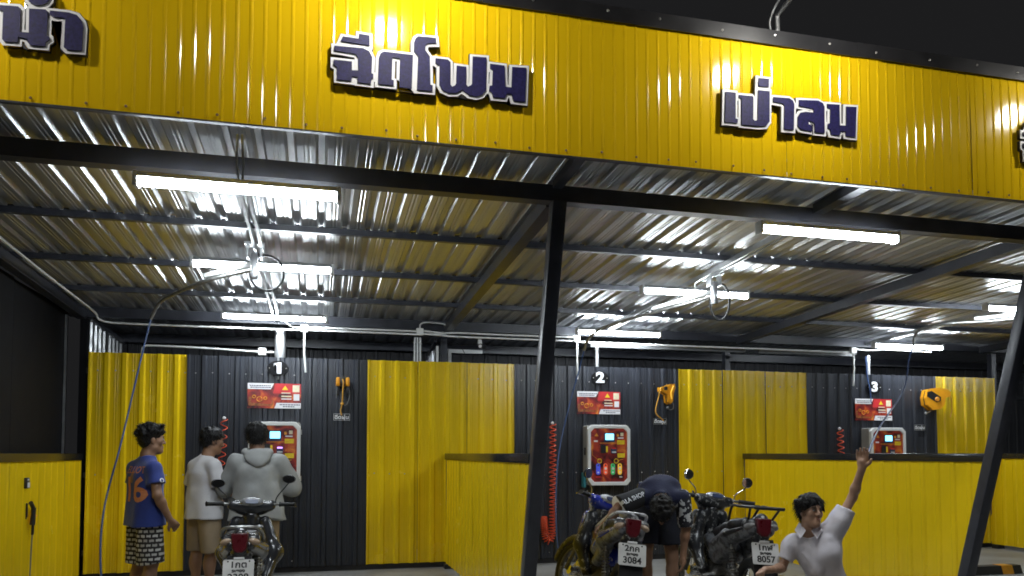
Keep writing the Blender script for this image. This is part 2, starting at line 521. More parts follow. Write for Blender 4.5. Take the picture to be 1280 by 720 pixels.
# ---- signed distance bodies
class SDF:
    def __init__(self):
        self.ops = []

    def cone(self, a, b, r1, r2, k=0.02, cut=None, sub=False):
        self.ops.append(('c', np.array(a, float), np.array(b, float), r1, r2, k, cut, sub)); return self

    def ell(self, c, r, k=0.02, rot=None, sub=False, cut=None):
        Rm = np.eye(3) if rot is None else np.array(rot if isinstance(rot, Matrix) else Euler(rot).to_matrix())[:3, :3]
        self.ops.append(('e', np.array(c, float), np.array(r, float), Rm, k, cut, sub)); return self

    def plane(self, p, n):
        """keep the side against n"""
        self.ops.append(('p', np.array(p, float), np.array(n, float))); return self

    def noise(self, amp, freq, seed=0, aniso=(1, 1, 1)):
        self.ops.append(('n', amp, freq, seed, np.array(aniso, float))); return self

    @staticmethod
    def _d(op, P):
        if op[0] == 'c':
            _, a, b, r1, r2, k, cut, sub = op
            ab = b - a
            t = np.clip(((P - a) @ ab) / max(ab @ ab, 1e-9), 0, 1)
            q = P - a - t[..., None] * ab
            d = np.sqrt((q * q).sum(-1)) - (r1 + (r2 - r1) * t)
        else:
            _, c, r, Rm, k, cut, sub = op
            q = (P - c) @ Rm
            k0 = np.sqrt(((q / r) ** 2).sum(-1))
            k1 = np.sqrt(((q / (r * r)) ** 2).sum(-1)) + 1e-9
            d = k0 * (k0 - 1) / k1
        if cut is not None:
            cs = cut if isinstance(cut, list) else [cut]
            for cp, cn in cs:
                d = np.maximum(d, (P - np.array(cp, float)) @ np.array(cn, float))
        return d

    def mesh(self, name, h=0.008):
        lo, hi = np.full(3, 1e9), np.full(3, -1e9)
        boxes = []
        for op in self.ops:
            if op[0] == 'c':
                r = max(op[3], op[4]) + op[5]
                l = np.minimum(op[1], op[2]) - r; u = np.maximum(op[1], op[2]) + r
                sub = op[7]
            elif op[0] == 'e':
                r = op[2].max() + op[4]
                l = op[1] - r; u = op[1] + r
                sub = op[6]
            else:
                boxes.append(None); continue
            boxes.append((l, u))
            if not sub:
                lo = np.minimum(lo, l); hi = np.maximum(hi, u)
        lo = lo - 3 * h; hi = hi + 3 * h
        N = np.ceil((hi - lo) / h).astype(int) + 1
        ax = [lo[i] + h * np.arange(N[i]) for i in range(3)]
        F = np.full(tuple(N), 0.3, np.float32)
        for op, bx in zip(self.ops, boxes):
            if op[0] == 'p':
                X = np.stack(np.meshgrid(*ax, indexing='ij'), -1)
                F = np.maximum(F, ((X - op[1]) @ op[2]).astype(np.float32)); continue
            if op[0] == 'n':
                rng = np.random.RandomState(op[3])
                X = np.stack(np.meshgrid(*ax, indexing='ij'), -1)
                A = np.zeros(tuple(N), np.float32)
                for q in range(7):
                    d = rng.normal(size=3)
                    d = d / np.linalg.norm(d) * op[2] * rng.uniform(.6, 1.6) * op[4]
                    A += np.sin(X @ d + rng.uniform(0, 6.28)).astype(np.float32)
                F = F + (op[1] * A / 3.0).astype(np.float32); continue
            m = 4 * h
            i0 = np.clip(np.floor((bx[0] - m - lo) / h).astype(int), 0, N - 1)
            i1 = np.clip(np.ceil((bx[1] + m - lo) / h).astype(int) + 1, 1, N)
            if (i1 <= i0).any():
                continue
            sl = tuple(slice(a, b) for a, b in zip(i0, i1))
            X = np.stack(np.meshgrid(ax[0][sl[0]], ax[1][sl[1]], ax[2][sl[2]], indexing='ij'), -1)
            d = self._d(op, X).astype(np.float32)
            k = op[5] if op[0] == 'c' else op[4]
            sub = op[7] if op[0] == 'c' else op[6]
            f = F[sl]
            if sub:
                d = -d
                hh = np.maximum(k - np.abs(f - d), 0) / k
                F[sl] = np.maximum(f, d) + hh * hh * k * .25
            else:
                hh = np.maximum(k - np.abs(f - d), 0) / k
                F[sl] = np.minimum(f, d) - hh * hh * k * .25
        self.F, self.lo, self.h = F, lo, h
        return surface_nets(F, lo, h, name)

    def eval(self, p):
        q = (np.array(p) - self.lo) / self.h
        i = np.clip(np.floor(q).astype(int), 0, np.array(self.F.shape) - 2)
        f = q - i
        v = 0
        for dx in (0, 1):
            for dy in (0, 1):
                for dz in (0, 1):
                    v += self.F[i[0] + dx, i[1] + dy, i[2] + dz] * (f[0] if dx else 1 - f[0]) * (f[1] if dy else 1 - f[1]) * (f[2] if dz else 1 - f[2])
        return v

def surface_nets(F, lo, h, name):
    nx, ny, nz = F.shape
    S = F < 0
    cs = [(0, 0, 0), (1, 0, 0), (0, 1, 0), (1, 1, 0), (0, 0, 1), (1, 0, 1), (0, 1, 1), (1, 1, 1)]
    def g(A, c):
        return A[c[0]:nx - 1 + c[0], c[1]:ny - 1 + c[1], c[2]:nz - 1 + c[2]]
    cnt = sum(g(S, c).astype(np.int8) for c in cs)
    act = (cnt > 0) & (cnt < 8)
    idx = np.argwhere(act)
    vid = np.full(act.shape, -1, np.int64)
    vid[act] = np.arange(len(idx))
    fv = np.stack([F[idx[:, 0] + c[0], idx[:, 1] + c[1], idx[:, 2] + c[2]] for c in cs], 1)
    ed = [(0, 1), (2, 3), (4, 5), (6, 7), (0, 2), (1, 3), (4, 6), (5, 7), (0, 4), (1, 5), (2, 6), (3, 7)]
    acc = np.zeros((len(idx), 3)); num = np.zeros(len(idx))
    C = np.array(cs, float)
    for a, b in ed:
        fa, fb = fv[:, a], fv[:, b]
        x = (fa < 0) != (fb < 0)
        t = np.where(x, fa / np.where(x, fa - fb, 1), 0)
        acc += np.where(x[:, None], C[a] + t[:, None] * (C[b] - C[a]), 0)
        num += x
    V = (idx + acc / num[:, None]) * h + lo
    Q = []
    for axis in range(3):
        sl0 = [slice(1, None)] * 3; sl1 = [slice(1, None)] * 3
        A = np.moveaxis(S, axis, 0)
        ch = A[:-1] != A[1:]
        pos = np.argwhere(ch)
        pos = pos[(pos[:, 1] > 0) & (pos[:, 2] > 0) & (pos[:, 1] < ch.shape[1] - 1) & (pos[:, 2] < ch.shape[2] - 1)]
        B = np.moveaxis(vid, axis, 0)
        q = np.stack([B[pos[:, 0], pos[:, 1] - 1, pos[:, 2] - 1], B[pos[:, 0], pos[:, 1], pos[:, 2] - 1], B[pos[:, 0], pos[:, 1], pos[:, 2]], B[pos[:, 0], pos[:, 1] - 1, pos[:, 2]]], 1)
        ins = A[:-1][pos[:, 0], pos[:, 1], pos[:, 2]]
        if axis == 1:
            ins = ~ins
        q[~ins] = q[~ins][:, ::-1]
        Q.append(q)
    Q = np.concatenate(Q)
    Q = Q[(Q >= 0).all(1)]
    me = bpy.data.meshes.new(name)
    me.vertices.add(len(V)); me.vertices.foreach_set('co', V.astype(np.float32).ravel())
    me.loops.add(len(Q) * 4); me.loops.foreach_set('vertex_index', Q.astype(np.int32).ravel())
    me.polygons.add(len(Q))
    me.polygons.foreach_set('loop_start', np.arange(0, len(Q) * 4, 4, dtype=np.int32))
    me.polygons.foreach_set('use_smooth', np.ones(len(Q), bool))
    me.update(calc_edges=True)
    me.validate()
    return me

# ------------------------------------------------------------------ ground
def roof_z(y):
    return 3.372 - 0.04 * (y - 5.1)

m = MB()
for x0, y0, x1, y1 in [(-150, -60, 160, 200)]:
    vs = [m.bm.verts.new(p) for p in ((x0, y0, 0), (x1, y0, 0), (x1, y1, 0), (x0, y1, 0))]
    m.bm.faces.new(vs)
structure(m.done("ground", M_conc))

# ------------------------------------------------------------------ roof canopy
X0, X1 = -2.86, 14.24
canopy = thing("canopy_roof", "long lean-to canopy of corrugated bare metal sheets on dark steel purlins above the wash bays", "roof", (0, 0, 0))
sl = Vector((0, 1, -0.04)).normalized()
un = Vector((0, 0.04, 1)).normalized()
x = X0
protos = None
while x < X1 - 0.1:
    if protos is None:
        protos = sheet("roof_sheet", M_roof, canopy, (0, 4.60, roof_z(4.60)), (1, 0, 0), sl, un, 0.76, 7.15, 'roof', 0.028)
        protos.location.x = x
    else:
        c = protos.copy(); COL.objects.link(c); c.parent = canopy; c.location.x = x
        c.location.z = random.uniform(-.0015, .0015)
    x += 0.7602
XM, XL = (X0 + X1) / 2, X1 - X0
for y in (6.47, 7.72, 8.88):
    MB().box((XM, y, roof_z(y) - 0.0275), (XL, 0.05, 0.05)).done("purlin", M_steel, canopy)
MB().box((XM, 5.14, 3.282), (XL, 0.10, 0.115)).done("front_beam", M_steel, canopy)
MB().box((XM, 9.93, roof_z(9.93) - 0.062), (XL, 0.08, 0.12)).done("rear_beam", M_steel, canopy)
MB().box((XM, 11.55, roof_z(11.55) - 0.062), (XL, 0.08, 0.12)).done("back_beam", M_steel, canopy)

def slopebox(mb, x, y0, y1, w, hgt, off):
    """bar that runs along the roof slope below the sheets"""
    n = len(mb.bm.verts)
    ym = (y0 + y1) / 2
    L = math.hypot(y1 - y0, 0.04 * (y1 - y0))
    mb.box((x, ym, roof_z(ym) - off - hgt / 2), (w, L, hgt), (-math.atan(0.04), 0, 0))
    return mb
for xr in (-2.72, 1.60, 5.85, 10.1):
    slopebox(MB(), xr, 5.195, 9.885, 0.10, 0.10, 0.056).done("rafter", M_steel, canopy)
    slopebox(MB(), xr, 4.56, 5.085, 0.07, 0.055, 0.006).done("rafter_end", M_steel, canopy)
for xr in (3.70, 8.0):
    slopebox(MB(), xr, 4.56, 5.085, 0.09, 0.075, 0.006).done("rafter_end", M_steel, canopy)
for xr in (-0.53, 3.72, 8.0):
    mb = MB()
    slopebox(mb, xr - 0.028, 5.2, 9.88, 0.022, 0.05, 0.056)
    slopebox(mb, xr + 0.028, 5.2, 9.88, 0.022, 0.05, 0.056)
    mb.done("service_channel", M_galv, canopy)
# roof screws: their points show under the purlins
mb = MB()
for y in (6.50, 7.75, 8.91):
    xx = X0
    while xx < 11:
        mb.box((xx, y, roof_z(y) - 0.018), (0.012, 0.012, 0.034))
        mb.box((xx, y - .02, roof_z(y) + 0.008), (0.036, 0.03, 0.02))
        xx += 0.19
stuff(mb.done("roof_screw_tips", M_steel, canopy))

# ------------------------------------------------------------------ fascia
fascia = thing("fascia", "tall glossy yellow ribbed fascia running across the front of the canopy", "sign fascia", (0, 4.50, 0))
FB, FT = 3.312, 4.205
x = -3.80
pf = None
while x < 9.5:
    if pf is None:
        pf = [sheet("fascia_sheet", M_fascia, fascia, (0, 0, FB), (1, 0, 0), (0, 0, 1), (0, -1, 0), 0.76, FT - FB + .03, 'mini', 0.0045, wave=0.003, nseg=6) for _ in range(3)]
        for k in range(3):
            pf[k].location.x = x + k * 0.7602
            pf[k].location.y = random.uniform(-.001, .001)
        x += 3 * 0.7602
        continue
    c = random.choice(pf).copy(); COL.objects.link(c); c.parent = fascia; c.location.x = x; c.location.y = random.uniform(-.0015, .0015)
    c.rotation_euler.z = random.uniform(-.004, .004)
    x += 0.7602
for xa, xb in ((-3.8, 0.93), (0.934, 3.60), (3.604, 6.9), (6.904, 9.6)):
    mb = MB()
    L = xb - xa
    lift = random.uniform(0, .006)
    mb.box(((xa + xb) / 2, -0.020, 4.257 + lift), (L, 0.008, 0.100))
    mb.box(((xa + xb) / 2, 0.060, 4.309 + lift), (L, 0.150, 0.004))
    mb.done("top_flashing", M_flash, fascia)
MB().box((2.9, 0.004, FB - 0.006), (13.4, 0.03, 0.010)).done("bottom_trim", M_steel, fascia)
MB().box((2.9, 0.045, FB + 0.16), (13.4, 0.05, 0.05)).done("sign_rail", M_steel, fascia)
MB().box((2.9, 0.045, 4.12), (13.4, 0.05, 0.05)).done("sign_rail", M_steel, fascia)
mb = MB()
xx = -2.4
while xx < 9:
    mb.ball((xx + random.uniform(-.03, .03), -0.010, FB + 0.033 + random.uniform(-.01, .01)), (0.008, 0.005, 0.008), n=8)
    xx += 0.228
stuff(mb.done("bottom_screws", M_rust, fascia))
mb = MB()
xx = -2.4
while xx < 9:
    mb.ball((xx + random.uniform(-.06, .06), -0.027, 4.262 + random.uniform(-.012, .012)), (0.009, 0.006, 0.009), n=8)
    xx += 0.41
stuff(mb.done("flashing_screws", M_screw, fascia))

# ------------------------------------------------------------------ sign words: letters traced as solid shapes
LET = {'W1':{'no':[(-1.657,3.798),(-1.569,3.803),(-1.556,3.792),(-1.557,3.667),(-1.515,3.669),(-1.517,3.799),(-1.438,3.805),(-1.428,3.793),(-1.43,3.668),(-1.418,3.658),(-1.416,3.644),(-1.427,3.634),(-1.434,3.628),(-1.436,3.605),(-1.509,3.603),(-1.519,3.617),(-1.522,3.634),(-1.564,3.64),(-1.566,3.61),(-1.629,3.606),(-1.638,3.617),(-1.638,3.768),(-1.657,3.772)],'ring':[(-1.421,3.875),(-1.425,3.857),(-1.436,3.841),(-1.453,3.829),(-1.473,3.822),(-1.493,3.823),(-1.511,3.83),(-1.523,3.843),(-1.527,3.859),(-1.524,3.877),(-1.513,3.893),(-1.496,3.905),(-1.475,3.912),(-1.455,3.911),(-1.437,3.904),(-1.426,3.892)],'a':[(-1.419,3.802),(-1.328,3.804),(-1.289,3.796),(-1.264,3.766),(-1.256,3.734),(-1.26,3.604),(-1.332,3.6),(-1.347,3.612),(-1.344,3.766),(-1.356,3.773),(-1.399,3.769),(-1.419,3.78)]},'W2':{'mark':[(0.102,3.868),(0.192,3.866),(0.194,3.896),(0.255,3.894),(0.256,3.833),(0.09,3.838)],'cho':[(0.055,3.806),(0.218,3.812),(0.253,3.799),(0.271,3.764),(0.268,3.669),(0.278,3.665),(0.278,3.64),(0.267,3.635),(0.265,3.605),(0.188,3.606),(0.188,3.638),(0.156,3.638),(0.154,3.609),(0.072,3.609),(0.071,3.682),(0.052,3.69),(0.052,3.723),(0.155,3.725),(0.156,3.673),(0.191,3.676),(0.19,3.749),(0.176,3.772),(0.055,3.777)],'do':[(0.339,3.808),(0.509,3.809),(0.503,3.604),(0.43,3.605),(0.432,3.779),(0.388,3.78),(0.385,3.645),(0.397,3.642),(0.397,3.611),(0.305,3.61),(0.309,3.764),(0.319,3.795)],'o':[(0.54,3.927),(0.645,3.93),(0.648,3.898),(0.598,3.892),(0.582,3.874),(0.582,3.847),(0.609,3.813),(0.613,3.642),(0.627,3.638),(0.625,3.603),(0.533,3.601),(0.539,3.804),(0.514,3.833),(0.514,3.886),(0.524,3.914)],'fo':[(0.643,3.806),(0.717,3.807),(0.732,3.794),(0.733,3.656),(0.744,3.645),(0.761,3.654),(0.768,3.669),(0.771,3.777),(0.829,3.776),(0.829,3.668),(0.84,3.656),(0.857,3.666),(0.865,3.677),(0.869,3.846),(0.953,3.85),(0.951,3.65),(0.929,3.617),(0.892,3.601),(0.848,3.605),(0.803,3.634),(0.773,3.609),(0.726,3.604),(0.683,3.618),(0.667,3.648),(0.667,3.766),(0.643,3.776)],'mo':[(0.976,3.814),(1.066,3.814),(1.071,3.683),(1.11,3.683),(1.115,3.811),(1.204,3.817),(1.196,3.601),(1.121,3.601),(1.11,3.641),(1.079,3.64),(1.071,3.611),(0.995,3.609),(0.987,3.637),(0.97,3.646),(0.973,3.676),(0.989,3.681),(0.994,3.775),(0.976,3.785)]},'W3':{'e':[(2.561,3.827),(2.635,3.829),(2.632,3.655),(2.648,3.651),(2.645,3.625),(2.553,3.622)],'po':[(2.658,3.816),(2.758,3.82),(2.765,3.811),(2.761,3.664),(2.771,3.655),(2.784,3.656),(2.795,3.667),(2.802,3.865),(2.888,3.868),(2.883,3.662),(2.857,3.628),(2.814,3.621),(2.76,3.619),(2.674,3.618),(2.677,3.796),(2.658,3.798)],'tone':[(2.806,3.949),(2.884,3.951),(2.881,3.897),(2.803,3.891)],'a':[(2.913,3.831),(3.036,3.837),(3.063,3.822),(3.072,3.801),(3.065,3.622),(2.991,3.619),(2.996,3.783),(2.98,3.796),(2.912,3.798)],'lo':[(3.108,3.833),(3.259,3.845),(3.293,3.831),(3.306,3.808),(3.302,3.624),(3.226,3.623),(3.224,3.688),(3.183,3.699),(3.179,3.673),(3.205,3.666),(3.204,3.626),(3.115,3.632),(3.095,3.655),(3.097,3.715),(3.117,3.745),(3.156,3.756),(3.218,3.758),(3.222,3.773),(3.211,3.785),(3.107,3.793)],'mo':[(3.327,3.83),(3.424,3.835),(3.424,3.691),(3.472,3.694),(3.477,3.829),(3.558,3.834),(3.546,3.621),(3.47,3.621),(3.465,3.653),(3.427,3.651),(3.42,3.618),(3.351,3.621),(3.345,3.656),(3.328,3.659),(3.329,3.691),(3.346,3.699),(3.351,3.797),(3.328,3.802)]}}

def curve_prism(poly, depth, offset, hole=None):
    """filled outline grown by offset and extruded: local xy = letter plane, z toward viewer"""
    cu = bpy.data.curves.new("letter", 'CURVE')
    cu.dimensions = '2D'
    cu.fill_mode = 'BOTH'
    cu.extrude = depth / 2
    cu.offset = offset
    for P in ([poly] if hole is None else [poly, hole]):
        s = cu.splines.new('POLY')
        s.points.add(len(P) - 1)
        for q, (px, pz) in zip(s.points, P):
            q.co = (px, pz, 0, 1)
        s.use_cyclic_u = True
    ob = bpy.data.objects.new("letter", cu)
    me = bpy.data.meshes.new_from_object(ob)
    bpy.data.objects.remove(ob)
    return me

def grow(poly, d):
    """mitred outward offset of a polygon"""
    n = len(poly)
    A = sum(poly[i][0] * poly[(i + 1) % n][1] - poly[(i + 1) % n][0] * poly[i][1] for i in range(n))
    s = 1 if A > 0 else -1
    out = []
    for i in range(n):
        p0, p1, p2 = Vector(poly[i - 1]), Vector(poly[i]), Vector(poly[(i + 1) % n])
        e1 = (p1 - p0).normalized(); e2 = (p2 - p1).normalized()
        n1 = Vector((e1.y, -e1.x)) * s; n2 = Vector((e2.y, -e2.x)) * s
        b = n1 + n2
        if b.length < 1e-4:
            b = n1
        b.normalize()
        k = d / max(b.dot(n1), 0.5)
        out.append(tuple(p1 + b * k))
    return out

def word(label, keys, group="raised words on the fascia"):
    w = thing("sign_word", label, "sign lettering", (0, 4.494, 0), 0, group)
    for i, (P, hole) in enumerate(keys):
        for nm, off, y0, dep, mt in (("letter", 0.0, -0.0375 - .0005 * i, 0.010, M_navy), ("letter_outline", 0.017, -0.0310 - .0005 * i, 0.006, M_letw), ("letter_base", 0.021, -0.018 - .0005 * i, 0.020, M_side)):
            h2 = grow(hole, -off) if hole else None
            if nm != "letter" and hole:
                h2 = None
            me = curve_prism(grow(P, off) if off else P, dep, 0.0, h2)
            o = link(nm, me, mt, None)
            me.transform(Matrix(((1, 0, 0, 0), (0, 0, -1, 0), (0, 1, 0, 0), (0, 0, 0, 1))))
            if nm == "letter":
                me.materials.append(M_side)
                me.update()
                mi = [1 if abs(p.normal.y) < 0.5 else 0 for p in me.polygons]
                me.polygons.foreach_set('material_index', mi)
                head = o; o.parent = w; o.location.y = y0
            else:
                o.parent = head; o.location.y = y0 - head.location.y
    return w
def sh(P, dx):
    return [(x + dx, z) for x, z in P]
W1, W2, W3 = LET['W1'], LET['W2'], LET['W3']
hole = [(-1.474 + .017 * math.cos(t * math.pi / 4), 3.869 + .012 * math.sin(t * math.pi / 4)) for t in range(8)]
word("navy Thai word cut by the left edge of the photo, high on the yellow fascia",
     [(sh(W2['mark'], -2.36), None), (sh(W2['cho'], -2.36), None), (sh(W2['do'], -2.36), None), (sh(W1['no'], 0), None), (W1['ring'], hole), (W1['a'], None)])
word("six-letter navy Thai word with white outline on the fascia above the first bay",
     [(W2[k], None) for k in ('mark', 'cho', 'do', 'o', 'fo', 'mo')])
word("navy Thai word with a square tone mark on the fascia above the second bay",
     [(W3[k], None) for k in ('e', 'po', 'tone', 'a', 'lo', 'mo')])
word("sliver of a navy Thai word at the right end of the fascia",
     [(sh(W2[k], 4.925), None) for k in ('mark', 'cho', 'do')])

# ------------------------------------------------------------------ gooseneck sign lamps over the fascia (lit)
def sign_lamp(x, label):
    t = thing("sign_floodlight", label, "floodlight", (x, 4.55, 4.311), 0, "arm lamps over the fascia")
    MB().box((0, 0, .003), (.07, .07, .006)).tube([(0, 0, 0), (0, 0, .155), (0.01, -.80, .30), (.0, -.84, .16)], .0165, 10).done("arm", M_galv, t, 40)
    MB().tube(smoothpath([(-.05, 0, 0), (-.055, 0, .12), (-.04, -.12, .22), (-.02, -.40, .27), (0, -.78, .34)]), .007, 6).done("cable", M_greyhose, t, 60)
    h = MB().box((0, 0, 0), (.20, .05, .15), None, .012).done("lamp_housing", M_plastic, t, 30)
    h.location = (0.0, -.84, .07)
    h.rotation_euler = (R(-27), 0, 0)
    MB().box((0, .0275, 0), (.165, .006, .115), None).done("lamp_glass", M_flood, h)
    return t
for x, lb in ((-2.25, "sign floodlight on an arm over the left end of the fascia"), (0.42, "sign floodlight on an arm above the six-letter word"),
              (3.02, "sign floodlight on a bent galvanised arm above the second-bay word"), (5.75, "sign floodlight on an arm over the right end of the fascia")):
    sign_lamp(x, lb)

# ------------------------------------------------------------------ slanted posts
def post(x, label):
    t = thing("slanted_post", label, "post", (x, 6.07, 0), 0, "slanted posts under the front beam")
    yb, yt, h = 0.0, -0.955, 3.224
    s = 0.052
    mb = MB()
    lo = [(-s, yb - s, 0), (s, yb - s, 0), (s, yb + s, 0), (-s, yb + s, 0)]
    hi = [(-s, yt - s, h), (s, yt - s, h), (s, yt + s, h), (-s, yt + s, h)]
    a = [mb.bm.verts.new(p) for p in lo]; b = [mb.bm.verts.new(p) for p in hi]
    mb.bm.faces.new(a[::-1]); mb.bm.faces.new(b)
    for k in range(4):
        mb.bm.faces.new((a[k], a[(k + 1) % 4], b[(k + 1) % 4], b[k]))
    bmesh.ops.bevel(mb.bm, geom=list(mb.bm.edges), offset=.006, segments=2, affect='EDGES', profile=.5)
    mb.done("shaft", M_steel, t, 30)
    MB().box((0, 0, .006), (.20, .20, .012)).done("base_plate", M_steel, t)
post(1.615, "slanted black steel post at the open end of the partition between bays 1 and 2")
post(5.86, "slanted black steel post near the right edge of the photo")

# ------------------------------------------------------------------ back wall
D = 9.82
ZT, ZB = 2.632, 0.07
wall = thing("back_wall", "back wall of yellow and black corrugated sheets behind the wash bays", "wall", (0, D, 0))
PAN = [(-2.615, -1.549, M_yellow), (-1.549, 0.573, M_black), (0.573, 2.488, M_yellow), (2.488, 4.844, M_black), (4.844, 6.892, M_yellow), (6.892, 9.137, M_black), (9.137, 10.25, M_yellow)]
for xa, xb, mt in PAN:
    n = max(1, round((xb - xa) / 0.76))
    w = (xb - xa) / n
    for k in range(n):
        s = sheet("wall_sheet", mt, wall, (xa + k * w, random.uniform(-.0015, .0015), ZB), (1, 0, 0), (0, 0, 1), (0, -1, 0), w - .0004, ZT - ZB + random.uniform(-.003, .003), 'roof', 0.026, wave=.003, nseg=6)
for z in (0.30, 1.20, 2.42):
    MB().box((3.8, 0.035, z), (12.9, 0.04, 0.06)).done("wall_girt", M_steel, wall)
MB().box((3.8, 0.04, ZB / 2 + .012), (12.9, 0.04, 0.09)).done("gap_shade_strip", M_rear, wall)  # dark strip added for the shade in the gap below the sheets
mb = MB()
for xa, xb, mt in PAN:
    xx = xa + 0.095
    while xx < xb:
        for z in ((2.42, 1.20, 0.14) if mt is M_black else (2.42, 1.20)):
            mb.ball((xx, -.004, z + random.uniform(-.006, .006)), (.0085, .006, .0085), n=8)
        xx += 0.19
stuff(mb.done("wall_screws", M_screw, wall))

# dark service passage behind
back = thing("rear_wall", "dark wall behind the service passage, seen over the back wall", "wall", (0, 11.75, 0))
x = -2.8
while x < 15:
    sheet("wall_sheet", M_rear, back, (x, 0, 0), (1, 0, 0), (0, 0, 1), (0, -1, 0), .9495, 3.06, 'roof', .02)
    x += .95
for z in (2.50, 2.80):
    MB().box((6, -.05, z), (17.6, .03, .05)).done("rear_girt", M_steel, back)
side = thing("side_cladding", "bare silver corrugated cladding closing the left end of the passage behind the wall", "cladding", (-2.70, 9.98, 0))
for k in range(2):
    sheet("cladding_sheet", M_galv, side, (0, .02 + k * .84, 1.2), (0, 1, 0), (0, 0, 1), (1, 0, 0), .838, 1.86 - k * .03, 'roof', .02)
MB().box((.03, .85, 3.03), (.05, 1.7, .05), (-.04, 0, 0)).done("top_angle", M_steel, side)
def rear_post(x, y, label, s=.09, m_=M_steel, h=3.03):
    tag(MB().box((0, 0, h / 2), (s, s, h), None, .004).done("rear_post", m_), label, "post", "upright posts behind the back wall").location = (x, y, 0)
rear_post(-2.69, 9.90, "black upright post at the left end of the back wall", .08, M_nearblack)
rear_post(1.60, 10.2, "dark upright post behind the wall at the bay 1 and 2 divider")
rear_post(5.93, 10.4, "dark upright post behind the wall left of bay 3")
rear_post(10.32, 9.92, "dark upright post at the right end of the back wall")
# galvanised uprights over the number discs
def upright(x, z1, w, label):
    t = MB()
    n = 9
    V = [(w * .5 * math.cos(math.pi * k / (n - 1)), -w * .42 * math.sin(math.pi * k / (n - 1))) for k in range(n)]
    t.prism([(p[0], p[1]) for p in V], z1 - 2.36)
    o = tag(t.done("galvanised_upright", M_galv, None, 40), label, "pipe", "galvanised uprights above the machines")
    o.location = (x, 9.87, 2.36)
upright(-0.49, 2.97, .13, "wide shiny galvanised upright over the hooded man")
upright(3.665, 2.92, .055, "thin dull galvanised upright over the middle bay machine")
upright(8.0, 2.92, .055, "thin dull galvanised upright beside the blue hose of the right bay")
# door-like frame and divider cladding seen over the wall at the bay 1 and 2 divider
fr = thing("passage_frame", "pale door frame standing in the passage behind the wall", "door frame", (1.75, 10.6, 0))
MB().box((0, 0, 1.43), (.045, .05, 2.86)).done("jamb", M_frame, fr)
MB().box((.22, 0, 2.885), (.49, .05, .05)).done("head_bar", M_frame, fr)
dv = thing("divider_cladding", "grey corrugated cladding panel behind the wall beside the divider post", "cladding", (1.46, 10.0, 0))
sheet("cladding_sheet", M_galv, dv, (0, 0, 2.2), (0, 1, 0), (0, 0, 1), (-1, 0, 0), .76, .62, 'roof', .02)
MB().box((0, .38, 2.86), (.04, .8, .05), (-.2, 0, 0)).done("top_angle", M_steel, dv)
MB().box((.02, -.035, 2.55), (.03, .03, .62)).done("edge_strip", M_frame, dv)
# camera on the rear beam
cc = thing("security_camera", "small security camera under the rear beam above the second yellow panel", "camera", (2.02, 9.78, 2.86))
MB().box((0, .06, .06), (.05, .05, .06)).done("mount", M_white, cc)
MB().tube([(0.06, .05, 0), (-.02, -.09, -.02)], .032, 12).done("camera_body", M_plastic, cc, 40)
MB().tube([(-.02, -.091, -.02), (-.024, -.098, -.022)], .022, 12).done("lens", M_print, cc)
MB().tube(smoothpath([(0.06, .04, -.01), (.12, .05, -.12), (.0, .06, -.20), (-.16, .06, -.15), (-.28, .07, .02), (-.5, .08, .05)]), .004, 5).done("cable", M_plastic, cc)
tag(MB().box((0, 0, 0), (2.35, .03, .05)).done("light_strip", mat("dull_zinc", (.16, .165, .17), .6, .3)), "thin grey metal strip along the rear beam over bay 2", "trim strip").location = (4.75, 9.87, 2.93)
tag(MB().box((0, 0, 0), (1.6, .03, .05)).done("light_strip", mat("dull_zinc", (.16, .165, .17), .6, .3)), "thin grey metal strip along the rear beam left of bay 3", "trim strip").location = (6.95, 9.87, 2.93)

# ------------------------------------------------------------------ low partitions
def partition(x, y0, y1, label, side=-1, both=True, slant=False):
    t = thing("partition", label, "partition wall", (x, 0, 0), 0, "low partitions between bays")
    for sd in ((side, -side) if both else (side,)):
        y = y0
        while y < y1 - .02:
            w = min(.76, y1 - y)
            ps = sheet("partition_sheet", M_yellow, t, (sd * .024, y + (random.uniform(-.001, .001)), .062), (0, 1, 0), (0, 0, 1), (sd, 0, 0), w - .0006, 1.315, 'roof', .009, wave=.003, nseg=5)
            if slant:
                for v in ps.data.vertices:
                    lim = 6.075 - .2963 * v.co.z
                    if v.co.y < lim:
                        v.co.y = lim + (v.co.y - y0) * .02
            y += w
    MB().box((0, (y0 + y1) / 2, 1.413), (.09, y1 - y0, .078), None, .004).done("top_rail", M_rail, t, 30)
    MB().box((0, y1 - .015, .72), (.05, .03, 1.31)).done("end_stud", M_steel, t)
    if not slant:
        MB().box((0, y0 + .02, .72), (.046, .03, 1.31)).done("end_stud", M_steel, t)
    MB().box((0, y1 - .10, .03), (.12, .12, .058)).done("foot", M_rubber, t)
    MB().box((0, y0 + (.55 if slant else .12), .03), (.08, .12, .058)).done("foot", M_rubber, t)
partition(-2.69, 5.4, 9.79, "low yellow partition at the left edge with a spray gun hung on it", 1, False)
partition(1.60, 5.70, 9.785, "low yellow partition between bays 1 and 2 ending at the slanted post", slant=True)
partition(5.86, 5.70, 9.785, "long low yellow partition between bays 2 and 3 behind the squatting boy", slant=True)
partition(10.10, 6.3, 9.785, "low yellow partition beyond the right slanted post")

# left end: added dark sheets stand in for the night seen over the partition
night_end = thing("night_dark_panel", "added dark sheets standing in for night darkness above the left low partition", "darkness panel", (-2.86, 0, 0))
for k in range(3):
    MB().box((0, 5.75 + 1.64 * k, 2.30 - .02 * k), (.02, 1.636, 1.72), None, .003).done("night_dark_sheet", M_nearblack, night_end)
MB().box((.03, 9.70, 2.24), (.022, .022, 1.6)).done("edge_strip", M_galv, night_end)

